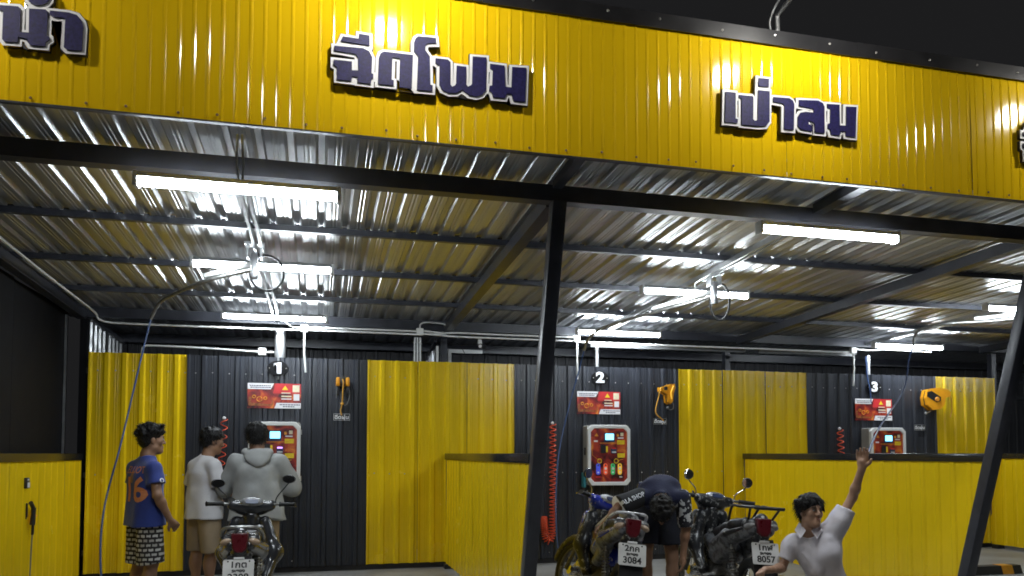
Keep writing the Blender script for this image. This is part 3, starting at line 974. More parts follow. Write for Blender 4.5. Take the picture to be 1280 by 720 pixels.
# ------------------------------------------------------------------ tube lights (lit)
def tube_light(x, y, z, label, L=1.20, rod=True, dx=0.0):
    t = thing("tube_light", label, "tube light", (x, y, z), 0, "tube lights under the canopy")
    MB().prism([(-.043, .012), (.043, .012), (.034, .044), (-.034, .044)], L, Matrix.Translation((-L / 2, 0, 0)) @ Matrix(((0, 0, 1, 0), (1, 0, 0, 0), (0, 1, 0, 0), (0, 0, 0, 1)))).done("tray", M_galv, t)
    prof = [(.038 * math.cos(R(a)), .012 + .046 * math.sin(R(a))) for a in range(180, 361, 20)]
    MB().prism(prof, L - .06, Matrix.Translation((-L / 2 + .03, 0, 0)) @ Matrix(((0, 0, 1, 0), (1, 0, 0, 0), (0, 1, 0, 0), (0, 0, 0, 1)))).done("diffuser", M_tube, t, 60)
    for s in (-1, 1):
        MB().box((s * (L / 2 - .012), 0, .002), (.030, .086, .094), None, .01).done("end_cap", M_white, t, 30)
    if rod:
        up = roof_z(y) - z - .01
        for dxx in (-.012, .012):
            MB().tube([(dx + dxx, 0, .042), (dx + dxx * 1.6, -.05, .5 * up), (dx + dxx, -.10, up)], .007, 6).done("hanger", M_galv, t)
    return t
tube_light(-.49, 4.90, 3.075, "longest-looking lit tube hanging just below the front beam in bay 1")
tube_light(-.50, 7.03, 3.100, "lit tube in bay 1 crossed by the hose ring of the ceiling arm", rod=False)
tube_light(-.53, 9.45, 3.065, "lit tube in bay 1 hanging near the white junction box at the back")
tube_light(3.69, 4.94, 3.100, "lit tube hanging just below the front beam in bay 2", rod=False)
tube_light(3.72, 7.12, 3.100, "lit tube in bay 2 partly behind the ceiling arm", rod=False)
tube_light(3.86, 9.55, 3.062, "lit tube at the back of bay 2 just above the white conduit")
tube_light(8.02, 7.20, 3.135, "lit tube cut by the right edge of the photo", rod=False)
tube_light(8.36, 9.47, 3.025, "lit tube at the back of bay 3 with the arm's hose in front", rod=False)
tube_light(12.2, 7.20, 3.135, "lit tube of the fourth bay beyond the right edge", rod=False)

# ------------------------------------------------------------------ ceiling hose arms
def boom(pv, pts, hose, label, ring, hlabel, cat="hose arm"):
    t = thing("ceiling_hose_boom", label, "hose boom", pv, 0, "swinging hose arms under the canopy")
    lp = lambda p: tuple(Vector(p) - Vector(pv))
    ztop = roof_z(pv[1]) - pv[2] - .05
    MB().box((0, 0, ztop - .01), (.16, .12, .02)).box((-.055, 0, ztop - .07), (.012, .09, .12)).box((.055, 0, ztop - .07), (.012, .09, .12)).done("ceiling_bracket", M_galv, t)
    MB().box((0, 0, (ztop - .10 - .07) / 2 + .0), (.055, .055, ztop + .0), None, .008).done("swivel_post", M_galv, t, 30)
    P = smoothpath([lp(p) for p in pts], 8)
    MB().tube(P, .017, 10).done("arm_pipe", M_alu, t, 50)
    a, b = Vector(lp(pts[0])), Vector(lp(pts[1]))
    d = (b - a)
    q = d.to_track_quat('Y', 'Z').to_matrix().to_4x4()
    MB().box(a + d * .62 + Vector((0, 0, .045)), (.05, d.length * 1.15, .045), q, .012).done("arm_channel", M_frame, t, 30)
    MB().tube([a + Vector((0, 0, .06)), a + d * 1.3 + Vector((0, 0, .004))], .007, 6).done("stay", M_galv, t)
    r0, rx, rz = ring
    rp = [(rx * math.cos(R(k)) + r0[0], .04 + .03 * math.sin(R(k * .5)), rz * math.sin(R(k)) + r0[2]) for k in range(100, 480, 12)]
    MB().tube([(0.0, .0, .09), (.02, .02, .13)] + rp[2:], .0105, 7).done("feed_hose", M_rubber, t, 60)
    MB().tube([(.0, .0, .10), (.03, .03, .14)], .016, 8).done("swivel_fitting", M_chrome, t, 60)
    h = MB().tube(smoothpath(hose, 8), .0085, 8).done("hanging_hose", M_bluehose, None, 60)
    tag(h, hlabel, "hose", "blue hoses hanging from the ceiling arms")
    return t
A1 = [(-0.562, 6.86, 3.03), (-0.96, 7.306, 3.02), (-1.264, 7.739, 3.0), (-1.507, 8.113, 2.97), (-1.6, 8.231, 2.9), (-1.66, 8.30, 2.80)]
boom(A1[0], A1, [(-1.66, 8.30, 2.80), (-1.69, 8.27, 2.62), (-1.745, 8.15, 2.2), (-1.79, 7.8, 1.55), (-1.80, 7.3, .95), (-1.72, 6.95, .45), (-1.62, 6.9, .06), (-1.2, 6.75, .02), (-.9, 6.2, .02)],
     "swinging metal hose arm over bay 1 reaching left with a round hose ring", ((.10, 0, -.02), .14, .15), "dark blue hose hanging in front of the left yellow panel beside the jersey man")
A2 = [(3.80, 6.88, 3.02), (3.50, 7.45, 2.965), (3.27, 7.92, 2.93), (3.10, 8.28, 2.87), (3.045, 8.5, 2.78), (3.04, 8.62, 2.68)]
boom(A2[0], A2, [(3.04, 8.62, 2.68), (3.00, 8.72, 2.42), (2.86, 8.7, 1.95), (2.70, 8.55, 1.45), (2.60, 8.35, .95), (2.55, 8.15, .50), (2.55, 7.9, .12), (2.6, 7.6, .02)],
     "swinging metal hose arm over bay 2 reaching left from a hanging loop", ((.09, 0, -.05), .10, .18), "dark blue hose hanging beside the red coil of bay 2")
A3 = [(8.16, 7.205, 3.06), (7.753, 7.54, 3.04), (7.327, 7.702, 3.02), (7.129, 7.869, 2.97), (7.12, 7.95, 2.88), (7.06, 7.9, 2.78)]
boom(A3[0], A3, [(7.06, 7.9, 2.78), (6.90, 7.8, 2.60), (6.2, 7.1, 2.15), (5.15, 6.2, 1.72), (4.25, 5.26, 1.47), (4.14, 5.14, 1.43)],
     "swinging metal hose arm over bay 3 at the right edge", ((.09, 0, -.05), .10, .17), "blue hose pulled from the bay 3 arm into the boy's raised hand")

# ------------------------------------------------------------------ white conduits and boxes
def conduit(pts, label, r=.0125, m_=M_white, sub=None):
    return tag(MB().tube(pts, r, 8).done("conduit", m_, None, 50), label, "conduit", "white electrical conduits")
YC = 9.72
conduit(smoothpath([(-2.47, 4.7, 3.27), (-2.48, 6.65, 3.17), (-2.50, 8.0, 3.12), (-2.50, 9.3, 3.07), (-2.50, 9.62, 3.045), (-2.49, 9.68, 3.00), (-2.40, YC, 2.975), (-2.2, YC, 2.965), (-1.4, YC, 2.962), (-.24, YC, 2.965)], 5), "white conduit running down the left roof edge then along the back beam")
conduit([(-.20, YC, 3.005), (.5, YC, 3.005), (1.18, YC, 3.005)], "upper white conduit between the first two junction boxes")
conduit([(-.20, YC, 2.968), (.5, YC, 2.968), (1.18, YC, 2.966)], "lower white conduit between the first two junction boxes")
conduit(smoothpath([(1.26, YC, 3.015), (1.5, YC, 2.995), (1.7, YC, 3.005), (2.4, YC, 3.002), (3.27, YC, 3.005)], 4), "upper white conduit passing behind the slanted post")
conduit(smoothpath([(1.26, YC, 2.975), (1.5, YC, 2.968), (1.7, YC, 2.955), (2.4, YC, 2.955), (3.27, YC, 2.955)], 4), "lower white conduit passing behind the slanted post")
conduit([(3.36, YC, 2.945), (4.6, YC, 2.945), (5.9, YC, 2.945), (7.55, YC, 2.94)], "long white conduit from the bay 2 box to the bay 3 box")
conduit(smoothpath([(7.68, YC, 2.99), (7.95, YC, 2.985), (8.15, YC, 3.005), (8.5, YC, 3.0), (9.0, YC, 2.99)], 4), "short white conduit right of the bay 3 box", .012)
for x, lb in ((-.20, "white conduit dropping from the bay 1 box to the black panel"), (3.33, "white conduit dropping just left of the grey upright of the middle bay"), (7.63, "white conduit dropping at the left of the short blue hose")):
    conduit([(x, YC, 2.94), (x, YC, 2.7), (x + .02, YC + .05, 2.45)], lb)
for dx, lb in ((-.035, "left of three white conduits dropping behind the second yellow panel"), (.0, "middle of three white conduits dropping behind the second yellow panel"), (.035, "right of three white conduits dropping behind the second yellow panel")):
    conduit([(1.21 + dx, 9.875, 2.95), (1.21 + dx * 1.1, 9.875, 2.5)], lb, .0115)
conduit(smoothpath([(1.22, YC, 3.05), (1.23, YC, 3.10), (1.30, YC, 3.125), (1.48, YC, 3.12), (1.56, YC, 3.10)], 5), "small hooked white conduit above the second junction box", .010)
conduit(smoothpath([(-2.06, 9.86, 2.5), (-2.06, 9.86, 2.68), (-2.03, 9.86, 2.725), (-1.95, 9.86, 2.735), (-1.4, 9.86, 2.725), (-.74, 9.86, 2.70), (-.56, 9.86, 2.70)], 5), "lower white conduit rising over the left yellow panel", .0115)
conduit(smoothpath([(-.45, 9.5, 3.06), (-.40, 9.6, 3.02), (-.34, YC, 3.0), (-.24, YC, 3.0)], 5), "short curved white conduit from the back tube light to the box", .008)
for x, z, lb in ((-.20, 2.985, "white junction box straight above the reel side of the hooded man"), (1.22, 3.0, "white octagonal-looking junction box over the second yellow panel"),
                 (3.32, 2.985, "white junction box above the red coil, next to a tube light end"), (7.62, 2.97, "white junction box farthest right, left of the last tube"), (-.70, 2.70, "small white box on the lower conduit left of the number 1")):
    b = thing("junction_box", lb, "junction box", (x, YC if z > 2.8 else 9.85, z), 0, "white junction boxes")
    MB().box((0, 0, 0), (.095, .05, .095), None, .014).done("box_body", M_white, b, 30)
    MB().prism(rrect(.082, .082, .012), .006, wallM(0, -.024, 0)).done("box_lid", M_white, b)
# lamp flex on the beam of bays 2 and 3
conduit(smoothpath([(3.66, 7.0, 3.12), (3.65, 6.95, 3.17), (3.72, 6.6, 3.23), (3.80, 6.5, 3.24)], 5), "bright flex dropping to the middle tube of bay 2", .009)
conduit(smoothpath([(3.74, 9.4, 3.09), (3.74, 9.3, 3.12), (3.74, 8.6, 3.19), (3.74, 8.0, 3.21)], 5), "bright flex dropping to the back tube of bay 2", .009)
tag(MB().tube(smoothpath([(7.90, 9.80, 2.90), (7.92, 9.80, 2.6), (7.93, 9.76, 2.40), (7.93, 9.74, 2.2)]), .009, 7).done("hose", M_bluehose, None, 60), "short blue hose dropping beside the number of bay 3", "hose")

# ------------------------------------------------------------------ machines, discs, posters
YW = D - 0.022
def machine(x, label):
    t = thing("wash_machine", label, "vending machine", (x, YW, 1.43), 0, "wall machines of the bays")
    W, H, DP = .60, .80, .215
    MB().prism(rrect(W - .01, H - .01, .02), DP - .05, wallM(0, 0, 0)).done("cabinet", M_cab, t)
    ch = .055
    outer = [(-W / 2 + ch, H / 2), (W / 2 - ch, H / 2), (W / 2, H / 2 - ch), (W / 2, -H / 2 + ch), (W / 2 - ch, -H / 2), (-W / 2 + ch, -H / 2), (-W / 2, -H / 2 + ch), (-W / 2, H / 2 - ch)]
    inn = [(px * .855, py * .885) for px, py in outer]
    mb = MB()
    M1 = wallM(0, -DP + .05, 0)
    ringv = []
    for P, zz in ((outer, 0), (outer, .044), ([(px * .985, py * .988) for px, py in outer], .05), ([(px * 1.02, py * 1.015) for px, py in inn], .05), (inn, .040), (inn, .0)):
        ringv.append([mb.bm.verts.new(M1 @ Vector((px, py, zz))) for px, py in P])
    for a, b in zip(ringv, ringv[1:] + ringv[:1]):
        for k in range(8):
            mb.bm.faces.new((a[k], a[(k + 1) % 8], b[(k + 1) % 8], b[k]))
    mb.done("door_frame", M_frame, t)
    f = MB().prism(inn, .012, wallM(0, -DP + .03, 0)).done("front_panel", M_fiery, t)
    yf = -DP + .018
    def pad(name, px, pz, w, h, m_, d=.006, r=.01, par=f):
        return MB().prism(rrect(w, h, r), d, wallM(px, yf, pz)).done(name, m_, par)
    pad("screen_bezel", .005, .235, .150, .125, M_bezel, .010)
    MB().prism(rrect(.118, .082, .004), .003, wallM(.005, yf - .0102, .243)).done("screen", M_screen, f)
    MB().prism([(-.030, -.015), (.030, -.015), (0, .025)], .004, wallM(-.175, yf, .265)).done("emblem", M_orp, f)
    pad("caption", -.185, .185, .055, .022, M_print, .003, .004)
    for px, pz, w, h, m_ in ((.125, .265, .030, .035, M_orp), (.185, .275, .042, .045, M_cream), (.165, .228, .085, .016, M_print), (.168, .170, .105, .055, M_yelp), (.172, -.005, .105, .060, M_yelp), (-.01, .085, .26, .105, M_maroon), (.02, .16, .30, .008, M_orp)):
        pad("sticker", px, pz, w, h, m_, .0025, .004)
    pad("coin_slot", -.085, .082, .068, .110, M_plastic, .016, .006)
    pad("token_slot", -.035, .078, .026, .082, M_yelp, .018, .006)
    pad("bill_reader", .062, .055, .075, .065, M_bezel, .020, .006)
    pad("slot_light", .062, .090, .060, .016, M_glow if x < 1 else M_redp, .022, .004)
    pad("slot_label", .062, .040, .062, .012, M_print, .0215, .003)
    for i, (px, m_) in enumerate(((-.155, M_bblue), (-.052, M_bred), (.052, M_bgreen), (.150, M_byel))):
        b = pad("button_plate", px, -.185, .056, .150, m_, .007, .026)
        MB().lathe([(0, .006), (.017, .006), (.019, 0)], wallM(px, yf - .0072, -.178), 14).done("push_button", M_print if i != 0 else M_bblue, b, 40)
        for zz in (-.135, -.228):
            MB().prism(rrect(.024, .020, .006), .002, wallM(px, yf - .0071, zz)).done("button_caption", M_ink if zz > -.2 else M_print, b)
    for i, (px, s) in enumerate(((-.135, 1), (.10, -1))):
        rp = [(px + .028 * math.cos(R(a)), yf - .004, -.078 + .028 * math.sin(R(a))) for a in range(0, 361, 24)]
        MB().tube(rp, .006, 6).done("printed_hose_loop", M_yelp, f)
        MB().tube([(px - s * .02, yf - .003, -.06), (px - s * .10, yf - .003, .0), (px - s * .105, yf - .003, .13)] if s == 1 else [(px + .02, yf - .003, -.09), (px + .06, yf - .003, -.06), (px + .10, yf - .003, -.055)], .004, 5).done("printed_hose", M_orp, f)
    pad("price_strip", -.155, -.290, .070, .020, M_redp, .003, .003)
    pad("price_strip", .165, -.290, .040, .018, M_print, .003, .003)
    lk = MB().box((-W / 2 - .006, -.10, .05), (.014, .03, .10), None, .004).done("side_lock", M_plastic, t)
    MB().tube([(-W / 2 - .012, -.10, .075), (-W / 2 - .03, -.10, .075)], .010, 8).done("lock_key", M_chrome, lk, 40)
    for pz in (.28, -.28):
        MB().tube([(W / 2 + .004, -DP + .055, pz - .03), (W / 2 + .004, -DP + .055, pz + .03)], .009, 8).done("hinge", M_galv, t, 40)
    return t
machine(-.525, "wash machine with lit screen half hidden behind the man in the grey hoodie")
machine(3.73, "wash machine with four coloured buttons above the blue motorbike")
machine(8.09, "wash machine showing only its top over the right partition rail")
tag(MB().box((0, 0, 0), (.035, .10, .20), None, .01).done("hand_tool", M_teal), "teal tool hanging at the lower left corner of the bay 2 machine", "tool").location = (3.405, 9.69, 1.10)

def disc(x, z, ch, label):
    t = thing("number_disc", label, "number sign", (x, YW - .003, z), 0, "oval number discs over the machines")
    el = [(.125 * math.cos(2 * math.pi * k / 32), .092 * math.sin(2 * math.pi * k / 32)) for k in range(32)]
    MB().prism(el, .012, wallM(0, 0, 0)).done("disc", M_disc, t)
    if ch == "1":
        MB().prism([(-.012, -.068), (.042, -.068), (.042, .072), (.004, .072), (-.048, .052), (-.048, .022), (-.012, .030)], .004, wallM(0, -.0115, 0)).done("numeral", M_print, t)
    else:
        text(ch, .195, wallM(0, -.0135, 0), M_print, t, "numeral", extrude=.003, bold=.009, sx=1.2)
    for s in (-1, 1):
        MB().ball((s * .098, -.012, 0), (.007, .005, .007), 8).done("screw", M_screw, t)
disc(-.51, 2.495, "1", "black oval disc with a white number 1 above the hooded man's machine")
disc(3.68, 2.475, "2", "black oval disc with a white number 2 above the middle machine")
disc(8.03, 2.44, "3", "black oval disc with a white number 3 beside the pulled hose")

def poster(x, z, w, h, label):
    t = thing("wall_poster", label, "poster", (x, YW - .003, z), 0, "red posters over the machines")
    bd = MB().prism([(-w / 2, -h / 2), (w / 2, -h / 2), (w / 2, h / 2), (-w / 2, h / 2)], .006, wallM(0, 0, 0)).done("board", M_fiery, t)
    def flat(name, P, m_, d=.0015, y=-.0062):
        return MB().prism([(px * w - w / 2, py * h - h / 2) for px, py in P], d, wallM(0, y, 0)).done(name, m_, bd)
    flat("red_field", [(.47, .60), (1, .60), (1, 1), (.52, 1)], M_redp)
    flat("glow_field", [(.02, .10), (.46, .10), (.48, .30), (.36, .42), (.02, .46)], mat("brown_print", (.34, .11, .03), .4, var=.6, vscale=45), .001)
    flat("glow_core", [(.06, .22), (.44, .16), (.46, .30), (.30, .50), (.08, .44)], M_fiery, .001, -.0073)
    a = flat("white_band", [(0, .76), (.43, .76), (.49, 1.0), (0, 1.0)], M_print, .0015, -.0075)
    b = flat("white_band", [(.50, 0), (1, 0), (1, .22), (.54, .22)], M_print, .0015, -.0075)
    for (p, x0, x1, yy) in ((a, .04, .42, .90), (a, .05, .40, .83), (b, .60, .96, .145), (b, .66, .86, .07)):
        xx = x0
        while xx < x1:
            wd = random.uniform(.02, .05)
            mb = MB().prism([(xx * w - w / 2, yy * h - h / 2 - .005), ((xx + wd) * w - w / 2, yy * h - h / 2 - .005), ((xx + wd) * w - w / 2, yy * h - h / 2 + .006), (xx * w - w / 2, yy * h - h / 2 + .006)], .0006, wallM(0, -.0091, 0))
            o = mb.done("print_mark", M_ink, p)
            xx += wd + .008
    flat("emblem", [(.64, .74), (.76, .74), (.70, .92)], M_yelp, .001, -.0080)
    flat("print_line", [(.63, .60), (.80, .60), (.80, .64), (.63, .64)], M_cream, .001, -.0080)
    flat("print_line", [(.63, .46), (.82, .46), (.82, .51), (.63, .51)], M_cream, .001, -.0080)
    flat("print_line", [(.63, .36), (.82, .36), (.82, .40), (.63, .40)], M_print, .001, -.0080)
    flat("pale_square", [(.84, .66), (.97, .66), (.97, .94), (.84, .94)], M_cream, .001, -.0080)
    flat("pale_square", [(.86, .32), (.97, .32), (.97, .58), (.86, .58)], M_print, .001, -.0080)
    mb = MB()
    for (cx, cy, rr) in ((.22, .36, .05), (.12, .46, .03), (.33, .40, .03)):
        rp = [((cx + rr * math.cos(R(q))) * w - w / 2, -.0095, (cy + rr * 1.9 * math.sin(R(q))) * h - h / 2) for q in range(0, 361, 30)]
        mb.tube(rp, .006, 5)
    mb.done("ring_print", M_orp, bd)
    for sx in (-1, 1):
        MB().ball((sx * (w / 2 - .02), -.008, h / 2 - .02), (.006, .004, .006), 8).done("screw", M_screw, t)
poster(-.545, 2.155, .625, .305, "red poster with white bands above the hooded man")
poster(3.66, 2.137, .62, .305, "red poster with white bands above the four-button machine")
poster(8.01, 2.105, .64, .32, "red poster crossed by the pulled blue hose")

# ------------------------------------------------------------------ red coil hoses
def coil(pts, radius, pitch, label, r=.006, radius_end=None, lead=None):
    P = smoothpath(pts, 24)
    L = [0.0]
    for a, b in zip(P[:-1], P[1:]):
        L.append(L[-1] + (b - a).length)
    out = []
    s, ang = 0.0, 0.0
    i = 0
    tot = L[-1]
    ref = Vector((0, 1, 0))
    while s < tot:
        while i < len(L) - 2 and L[i + 1] < s:
            i += 1
        t = (s - L[i]) / max(L[i + 1] - L[i], 1e-6)
        p = P[i].lerp(P[i + 1], t)
        T = (P[min(i + 2, len(P) - 1)] - P[max(i - 1, 0)]).normalized()
        u = T.cross(ref).normalized(); v = T.cross(u)
        f = (s / tot) ** 1.6
        pc = pitch[0] + (pitch[1] - pitch[0]) * f
        rr = radius + ((radius_end or radius) - radius) * f
        out.append(p + (u * math.cos(ang) + v * math.sin(ang)) * rr)
        ang += 2 * math.pi / 10
        s += pc / 10
    if lead:
        out = [Vector(q) for q in lead[0]] + out + [Vector(q) for q in lead[1]]
    t = thing("coil_hose", label, "coil hose", pts[0], 0, "red coiled air hoses on the black panels")
    mb = MB().tube([q - Vector(pts[0]) for q in out], r, 6)
    mb.done("coil", M_coil, t, 80)
    MB().ball((0, .01, .015), (.022, .018, .022), 10).tube([(0, .03, .015), (0, -.02, .015)], .012, 8).done("wall_fitting", M_print, t, 50)
    return t
YH = YW - .05
coil([(-1.115, YH, 1.86), (-1.12, YH, 1.6), (-1.14, YH, 1.3), (-1.16, YH, 1.0), (-1.17, YH, .75)], .040, (.105, .110), "thin stretched red coil hose left of the hooded man", .006)
coil([(2.995, YH, 1.84), (2.995, YH, 1.3), (2.995, YH, .7), (2.985, YH, .42), (2.945, YH, .30), (2.895, YH, .36), (2.875, YH, .52), (2.865, YH, .62)], .042, (.070, .016), "long red coil hose bunched at its bottom beside the blue hose", .0075, .046)
coil([(7.39, YH, 1.80), (7.40, YH, 1.5), (7.41, YH, 1.2), (7.41, YH, .9)], .045, (.085, .085), "short red coil hose left of the bay 3 machine", .0075)
sb = thing("switch_box", "tiny black switch box with a white arrow beside the blue hose", "switch", (2.865, YW, 1.17))
MB().prism(rrect(.075, .085, .01), .03, wallM(0, 0, 0)).done("box_body", M_plastic, sb)
MB().prism([(-.022, -.006), (.004, -.022), (.004, -.012), (.022, -.012), (.022, .0), (.004, .0), (.004, .012)], .001, wallM(0, -.0302, .004)).done("arrow_mark", M_print, sb)

# ------------------------------------------------------------------ hose reels
def plate_sign(x, z, label, w=.20, h=.085):
    t = thing("label_plate", label, "label sign", (x, YW - .003, z), 0, "small black labels under the reels")
    MB().prism(rrect(w, h, .006), .004, wallM(0, 0, 0)).done("plate", M_plastic, t)
    mb = MB()
    for s in (-1, 1):
        mb.box((0, -.0045, s * (h / 2 - .003)), (w, .002, .005)); mb.box((s * (w / 2 - .0025), -.0045, 0), (.005, .002, h - .012))
    mb.done("border", M_galv, t)
    text("ฉีดฝุ่น", .062, wallM(0, -.0062, -.004), M_print, t, "lettering", extrude=.0008, bold=.0016, sx=1.15)
plate_sign(.26, 1.905, "small black label under the orange reel at the edge of bay 1's panel")
plate_sign(4.555, 1.895, "small black label under the reel with the drooping orange hose")
plate_sign(8.82, 1.845, "small black label under the large orange and black reel")

def reel_body(t, rot, sc=1.0):
    """drum seen on its broad side when rot = 0: local x right, z up, y away"""
    q = Matrix.Rotation(rot, 4, 'Z')
    hexo = [(-.15, .13), (-.02, .155), (.12, .135), (.17, .10), (.17, .03), (.10, .01), (.085, -.08), (.03, -.15), (-.08, -.16), (-.165, -.09), (-.18, .02)]
    hexo = [(a * sc, b * sc) for a, b in hexo]
    for yy, nm in ((-.085, "shell"), (.025, "shell")):
        mb = MB().prism(hexo, .06, wallM(0, yy + .06 if yy < 0 else yy + .06, 0))
        mb.done(nm, M_orange, t, xf=q)
    inner = [(a * .93, b * .93) for a, b in hexo]
    MB().prism(inner, .05, wallM(0, .025, 0)).done("drum", M_plastic, t, xf=q)
    sl = [(-.16, .09), (-.10, .11), (.03, .02), (.03, -.03), (-.03, -.055), (-.165, .03)]
    MB().prism([(a * sc, b * sc) for a, b in sl], .004, wallM(0, -.0852, 0)).done("slot_plate", M_plastic, t, xf=q)
    MB().lathe([(0, .014), (.026, .014), (.034, .006), (.036, 0)], wallM(-.02 * sc, -.0893, -.01 * sc) , 18).done("hub", M_orp, t, 40, xf=q)
    MB().box((.155 * sc, 0, .085 * sc), (.07, .06, .07), (0, R(20), 0), .012).done("outlet", M_plastic, t, 30, xf=q)
    return q
t = thing("hose_reel", "large orange and black hose reel showing its broad side near bay 3's yellow panel", "hose reel", (8.97, YW - .17, 2.27), 0, "orange hose reels on the black panels")
reel_body(t, R(-14), 1.05)
MB().box((0.02, .13, -.02), (.05, .07, .24)).box((.10, .12, -.07), (.12, .05, .16), None, .02).done("wall_bracket", M_plastic, t)
MB().tube(smoothpath([(.17, -.01, .09), (.24, -.02, .06), (.29, 0, -.05), (.30, .02, -.18), (.285, .03, -.27)]), .007, 6).done("outlet_hose", M_orhose, t, 60)
MB().tube(smoothpath([(-.06, .02, -.15), (-.11, 0, -.19), (-.17, -.01, -.21)]), .009, 6).ball((-.19, -.01, -.215), .021, 10).done("ball_stop", M_galv, t, 60)
t = thing("hose_reel", "small orange hose reel seen end-on with a hose down its middle in bay 1", "hose reel", (.265, YW - .14, 2.33), 0, "orange hose reels on the black panels")
for s in (-1, 1):
    MB().box((s * .058, 0, 0), (.044, .18, .105), None, .012).done("shell", M_orange, t, 30)
    MB().box((s * .058, .04, -.10), (.03, .10, .14), None, .012).done("lower_shell", M_plastic, t, 30)
MB().box((0, .03, .005), (.075, .14, .10), None, .01).done("drum", M_plastic, t, 30)
MB().box((0, .115, 0), (.07, .05, .16)).done("wall_bracket", M_plastic, t)
MB().tube(smoothpath([(-.005, -.09, .03), (.005, -.10, -.02), (.0, -.09, -.12), (-.005, -.06, -.24), (-.012, -.04, -.30), (-.022, -.03, -.35), (-.01, -.03, -.41)]), .0085, 6).done("outlet_hose", M_orhose, t, 60)
MB().tube(smoothpath([(.07, .0, -.05), (.085, 0, -.15), (.06, -.02, -.26), (.02, -.04, -.29)]), .006, 6).tube(smoothpath([(-.07, .0, .0), (-.075, 0, -.10), (-.075, 0, -.20)]), .004, 6).done("inlet_hose", M_greyhose, t, 60)
MB().ball((-.005, -.055, -.27), (.022, .018, .018), 10).done("ball_stop", M_orhose, t, 60)
t = thing("hose_reel", "orange hose reel turned edge-on, its hose drooping to the left", "hose reel", (4.60, YW - .16, 2.31), 0, "orange hose reels on the black panels")
reel = [(-.02, .06), (.02, .085), (.085, .09), (.09, .03), (.06, -.06), (.05, -.15), (.02, -.185), (-.015, -.16), (-.03, -.06), (-.11, -.01), (-.11, .045)]
for yy in (-.06, .03):
    MB().prism(reel, .05, wallM(0, yy + .05, 0)).done("shell", M_orange, t)
MB().prism([(a * .9, b * .9) for a, b in reel], .045, wallM(0, .025, 0)).done("drum", M_plastic, t)
MB().box((-.055, -.03, .025), (.05, .09, .05), None, .01).done("outlet", M_plastic, t, 30)
MB().box((.0, .11, -.02), (.06, .06, .2)).done("wall_bracket", M_plastic, t)
MB().tube([(.06, -.065, .06), (.02, -.068, -.03), (.03, -.066, -.12)], .010, 6).done("rib", M_byel, t, 60)
MB().tube(smoothpath([(-.10, -.05, .04), (-.13, -.06, .02), (-.16, -.06, -.10), (-.20, -.05, -.26), (-.185, -.05, -.33), (-.12, -.05, -.385), (-.085, -.05, -.415)]), .0085, 6).done("outlet_hose", M_orhose, t, 60)
MB().tube(smoothpath([(.05, -.02, -.14), (.075, -.03, -.20), (.05, -.05, -.255), (.005, -.05, -.265), (-.02, -.05, -.24)]), .0075, 6).ball((-.025, -.05, -.24), .021, 10).done("ball_stop", M_greyhose, t, 60)

# ------------------------------------------------------------------ spray gun and socket on the left partition
XP = -2.69 + .024 + .012
g = thing("spray_gun", "black spray gun with red trigger hung on the left low partition", "spray gun", (XP, 8.10, .845))
g.scale = (.62, .62, .62)
MB().tube([(.03, 0, .22), (.01, 0, .22), (.01, 0, .02)], .008, 6).box((.0, 0, .11), (.01, .03, .24)).done("hanger", M_plastic, g)
MB().tube(smoothpath([(.05, .02, .235), (.05, .10, .17), (.05, .15, .13)]), [.030] * 12 + [.034], 10).done("barrel", M_plastic, g, 50)
MB().tube([(.05, .145, .15), (.05, .135, .05), (.05, .115, -.11)], [.036, .032, .038], 10).done("grip", M_plastic, g, 50)
MB().tube(smoothpath([(.05, .19, .06), (.05, .195, 0), (.05, .155, -.10)]), .011, 6).box((.05, .20, .02), (.012, .15, .012)).done("trigger", M_bred, g, 50)
MB().tube(smoothpath([(.05, .13, -.10), (.05, .13, -.20), (.05, .12, -.26)]), [.020] * 12 + [.016], 8).done("swivel", M_plastic, g, 50)
MB().tube(smoothpath([(.05, .12, -.25), (.05, .09, -.5), (.06, .03, -.95), (.07, -.05, -1.36)]), .010, 8).done("hose", M_greyhose, g, 60)
s = thing("wall_socket", "small switch plate on the left low partition above the spray gun", "socket", (XP - .008, 8.075, 1.175))
MB().box((.012, 0, 0), (.024, .085, .10), None, .006).done("plate", M_plastic, s, 30)
MB().box((.0255, .01, -.018), (.004, .055, .048), None, .001).box((.0255, 0, .032), (.004, .03, .014)).done("rocker", M_print, s)

# wheel stop by the right post and small things on the floor
k = thing("wheel_stop", "black and orange painted wheel stop on the floor behind the right post", "kerb stop", (7.62, 7.68, 0))
MB().prism([(-.09, 0), (.09, 0), (.06, .10), (-.06, .10)], 1.3, Matrix.Translation((-.65, 0, 0)) @ Matrix(((0, 0, 1, 0), (1, 0, 0, 0), (0, 1, 0, 0), (0, 0, 0, 1)))).done("block", M_rubber, k)
for xx in (-.45, .36):
    MB().prism([(-.0925, 0), (.0925, 0), (.0625, .1025), (-.0625, .1025)], 0.16, Matrix.Translation((xx, 0, .0005)) @ Matrix(((0, 0, 1, 0), (1, 0, 0, 0), (0, 1, 0, 0), (0, 0, 0, 1)))).done("painted_band", M_hazard, k)

# ------------------------------------------------------------------ motorbikes
def Rx(a):
    return Matrix.Rotation(a, 4, 'X')

